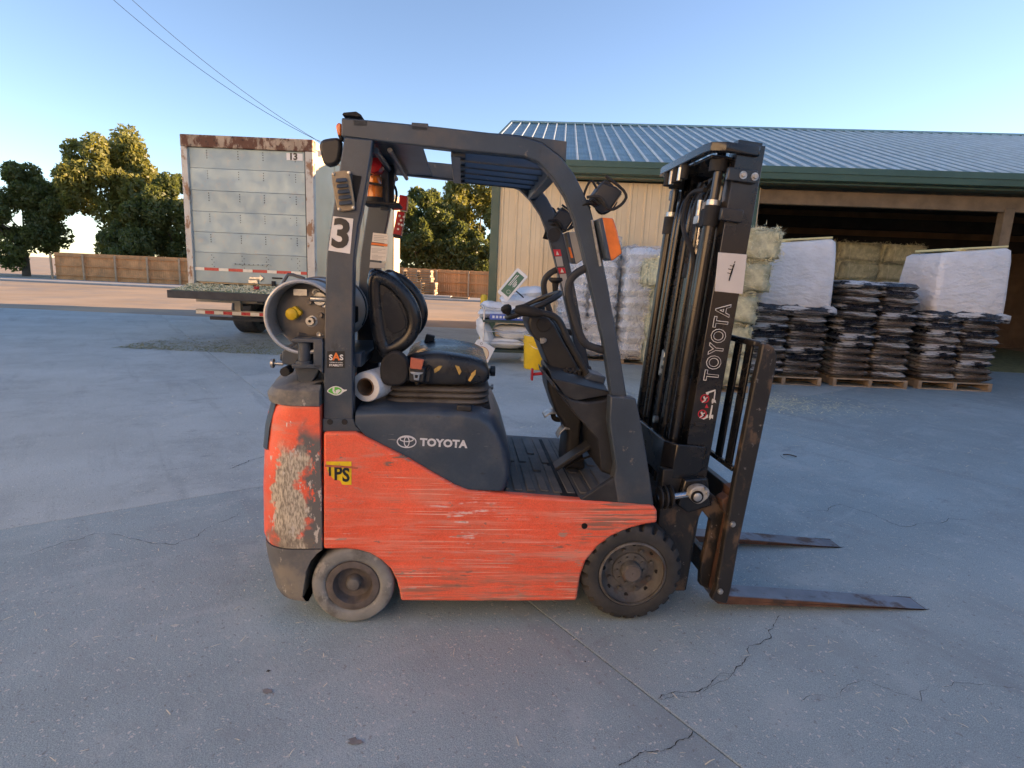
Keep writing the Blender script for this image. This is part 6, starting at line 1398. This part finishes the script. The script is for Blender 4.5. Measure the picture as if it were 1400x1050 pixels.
feed_stack(7.5, 10.2, 'third pallet of striped feed bags, at the right end', 'second white shrink-wrapped load, at the right end of the row', 9, 9)

# ============================================================ CART AND CLUTTER BY THE BARN CORNER
cx0, cy0 = [(-0.5295,11.2855)][0][0] + .33, 10.75
CA = thing('platform_cart', 'metal shelf cart on casters piled with white sacks at the barn corner', 'cart', (cx0 + .12, cy0, 0), R(8))
hw, hd, ht = .52, .30, .98
for sx in (-1, 1):
    for sy in (-1, 1): obj('post', G().cyl((sx * hw, sy * hd, .16), (sx * hw, sy * hd, ht), .016, 8), 'cart_steel', CA)
    obj('push_handle', G().tube(smooth_path([(sx * hw, -hd, ht - .02), (sx * (hw + .03), -hd, ht + .05), (sx * (hw + .03), hd, ht + .05), (sx * hw, hd, ht - .02)], 2), .017, 8), 'cart_steel', CA)
for z, m in ((.20, 'cart_green'), (.74, 'cart_green')): obj('shelf', G().box(-hw - .02, hw + .02, -hd - .02, hd + .02, z, z + .045), m, CA, .008)
for z in (.40, .58): obj('side_rail', G().cyl((-hw, -hd, z), (hw, -hd, z), .010, 8), 'cart_steel', CA)
obj('side_rail', G().cyl((-hw, -hd, ht - .03), (hw, -hd, ht - .03), .012, 8), 'cart_steel', CA)
for sx in (-1, 1):
    for sy in (-1, 1):
        cst = obj('caster', G().lathe([(0, -.02), (.055, -.02), (.075, -.014), (.075, .014), (.055, .02), (0, .02)], (sx * (hw - .05), sy * (hd - .03), .077), 'y', 18), 'rubber_grey', CA)
        obj('fork', G().box(sx * (hw - .05) - .03, sx * (hw - .05) + .03, sy * (hd - .03) - .035, sy * (hd - .03) + .035, .14, .20), 'cart_steel', cst, .006)
CL = lambda x, y, z: tuple(Matrix.Translation((cx0 + .12, cy0, 0)) @ Matrix.Rotation(R(8), 4, 'Z') @ Vector((x, y, z)))
bm_ = [bag_mesh('sack', .62, .46, .22, 40 + k, 'bag_white') for k in range(3)]
def sack(loc, rot, label, k=0, sc_=(1, 1, 1)):
    o = obj('sack', bm_[k], None); o.location = loc; o.rotation_euler = rot; o.scale = sc_; return tag(o, label, 'sack', 'white sacks on and around the cart')
sack(CL(-.15, 0, .25), (0, 0, 1.5), 'bottom white sack of the pile on the lower shelf of the cart', 0, (.8, 1.9, .9))
sack(CL(.15, -.02, .42), (0, .1, 1.7), 'upper white sack on the lower shelf of the cart', 1, (.8, 1.7, .85))
sack(CL(.05, .03, .55), (0, -.06, 1.5), 'topmost white sack on the lower shelf of the cart', 2, (.7, 1.6, .6))
sack(CL(-.34, .06, .80), (0, -.05, .1), 'flat white sack at the left end of the upper shelf', 2, (.85, 1, .8))
sack(CL(-.30, .08, .94), (.1, .08, .3), 'white sack on top of the flat one at the left of the cart', 0, (.75, .9, .7))
sack(CL(.24, .10, .80), (.0, -.1, 0), 'white sack at the right end of the upper shelf', 1, (.95, 1, 1.1))
sack(CL(.30, .12, 1.00), (.05, .15, .2), 'second white sack at the right of the upper shelf', 2, (.9, 1, 1.1))
sack(CL(.36, .14, 1.20), (.1, -.1, -.2), 'crumpled white sack on the very top of the cart', 0, (.85, .9, .9))
sack(CL(-.58, .02, .50), (.3, 1.2, .5), 'bulging white sack hanging off the left side of the cart', 1, (.85, 1.15, 1.1))
sack(CL(-.52, .25, .40), (.2, 1.0, .2), 'white sack sagging behind the left side of the cart', 2, (.9, 1.2, 1))
sack(CL(.62, .20, .02), (.1, -.5, .7), 'white sack lying on the ground right of the cart', 1, (1, 1, 1.2))
sack(CL(.78, .45, .05), (.3, -.8, .2), 'white sack slumped behind the yellow bin', 0, (1.1, 1.1, 1.2))
sack(CL(.80, .5, .45), (.3, -.6, .9), 'white sack upon the slumped one behind the yellow bin', 2, (1.1, 1.1, 1.2))
sack(CL(.02, .14, .80), (0, .05, 1.4), 'white sack behind the blue tray on the upper shelf', 0, (.9, 1.1, 1.1))
sack(CL(.04, .16, 1.0), (.05, -.08, 1.7), 'puffy white sack on the pile behind the blue tray', 1, (.8, 1.0, 1.1))
sack(CL(.55, .05, .30), (.2, -.9, .3), 'white sack bulging out between the cart and the yellow bin', 2, (.9, 1.1, 1.1))
tray = thing('blue_tray', 'blue plastic tray on the upper shelf of the cart', 'tray', CL(-.10, -.12, .788), R(8))
obj('tray_base', G().box(-.30, .34, -.15, .15, 0, .012), 'blue_plastic', tray)
for sy in (-1, 1): obj('tray_side', G().box(-.30, .34, sy * .15 - .006, sy * .15 + .006, .0, .10), 'blue_plastic', tray, .004)
for sx in (-.30, .34): obj('tray_end', G().box(sx - .006, sx + .006, -.144, .144, .0, .10), 'blue_plastic', tray, .004)
for k in range(9): obj('tray_slot', G().box(-.27 + .065 * k, -.23 + .065 * k, -.158, -.1562, .03, .075), 'bag_white', tray)
# tilted sign board
sgc = [(-0.0663,1.4278)][0]
SG = thing('sign_board', 'tilted white-framed green sign board leaning over the sacks on the cart', 'sign', (sgc[0], 10.5, sgc[1]))
SG.rotation_euler = (R(-12), R(-52), R(6))
obj('board', G().loft([rrect(-.285, .285, -.125, .125, .03, z, 4) for z in (0, .035)]), 'white_plastic', SG, .004).rotation_euler = (R(90), 0, 0)
obj('panel', G().box(-.225, .225, -.0375, -.0352, -.085, .085), 'sign_green', SG)
for k, (s, z, sz) in enumerate((('FRESH HAY', .045, .05), ('FEED AND SEED', .005, .032))):
    pass
for k, (z, a, b) in enumerate(((.048, -.06, .17), (.022, -.05, .19), (-.010, -.02, .10), (-.035, -.04, .08), (-.055, -.02, .05))):
    obj('print_line', G().box(a, b, -.0390, -.0374, z - .006, z + .006), 'decal_white', SG)
obj('print_ring', ring_g((-.15, -.03), .035, .035, .004, -.039, -.0374, 20), 'decal_white', SG)
obj('stay', G().cyl((-.05, .01, -.12), (-.05, .03, -.30), .012, 8), 'black_matte', SG)
# white carton with a tan disc, leaning on the cart
bc_ = [(-0.5461,0.3833)][0]
CB = thing('white_carton', 'white carton with a tan disc print leaning on the cart wheel', 'carton', (bc_[0] - .0, 10.1, .235))
CB.rotation_euler = (R(-14), R(28), R(10))
obj('box', G().box(-.17, .17, -.02, .14, -.17, .17), 'white_plastic', CB, .006)
disc = [(0 + .13 * math.cos(a), -.035 + .13 * math.sin(a)) for a in [math.pi * 2 * k / 28 for k in range(28)]]
obj('disc_print', G().prism([(x, max(z, -.165)) for x, z in disc], -.0225, -.0195), 'decal_tag', CB)
obj('disc_print', G().prism([(x * .93, max(-.035 + (z + .035) * .93, -.164)) for x, z in disc], -.0240, -.0215), 'cardboard_light' if 'cardboard_light' in MATS else 'barn_wall', CB)
obj('print_ring', ring_g((-.09, .12), .022, .022, .005, -.0225, -.0195, 16), 'decal_black', CB)
# yellow bin
yb = [(0.393,9.8272)][0]
YB = thing('yellow_bin', 'yellow plastic tub with a lid ring standing right of the cart', 'bin', (yb[0] + .03, yb[1] + .22, 0))
obj('tub', G().lathe([(0, 0), (.225, 0), (.232, .01), (.248, .45), (.26, .455), (.26, .475), (.252, .48), (.256, .56), (.256, .575), (.242, .575), (.215, .10), (0, .09)], (0, 0, 0), 'z', 36), 'yellow_plastic', YB, ang=35)
obj('liner', G().lathe([(.241, .50), (.246, .57), (.26, .60), (.265, .585)], (0, 0, 0), 'z', 30, caps=False), 'clear_film', YB)
obj('handle', G().tube([(.242 * math.cos(a), .242 * math.sin(a), .47 - .10 * math.sin((a + 2.4) / 1.7 * math.pi)) for a in [-2.4 + 1.7 * k / 10 for k in range(11)]], .006, 6), 'cart_steel', YB)
# bollard
bo_ = [(-0.6759,1.175)][0]
BO = thing('bollard', 'yellow steel bollard with a blue band at the barn corner', 'bollard', (bo_[0], 12.4, 0))
obj('pipe', G().lathe([(.075, 0), (.075, bo_[1] - .06), (.055, bo_[1] - .015), (0, bo_[1])], (0, 0, 0), 'z', 20), 'bollard_yellow', BO)
obj('blue_band', G().lathe([(.0765, bo_[1] - .72), (.0775, bo_[1] - .72), (.0775, bo_[1] - .32), (.0765, bo_[1] - .32)], (0, 0, 0), 'z', 20, caps=False), 'bollard_blue', BO)
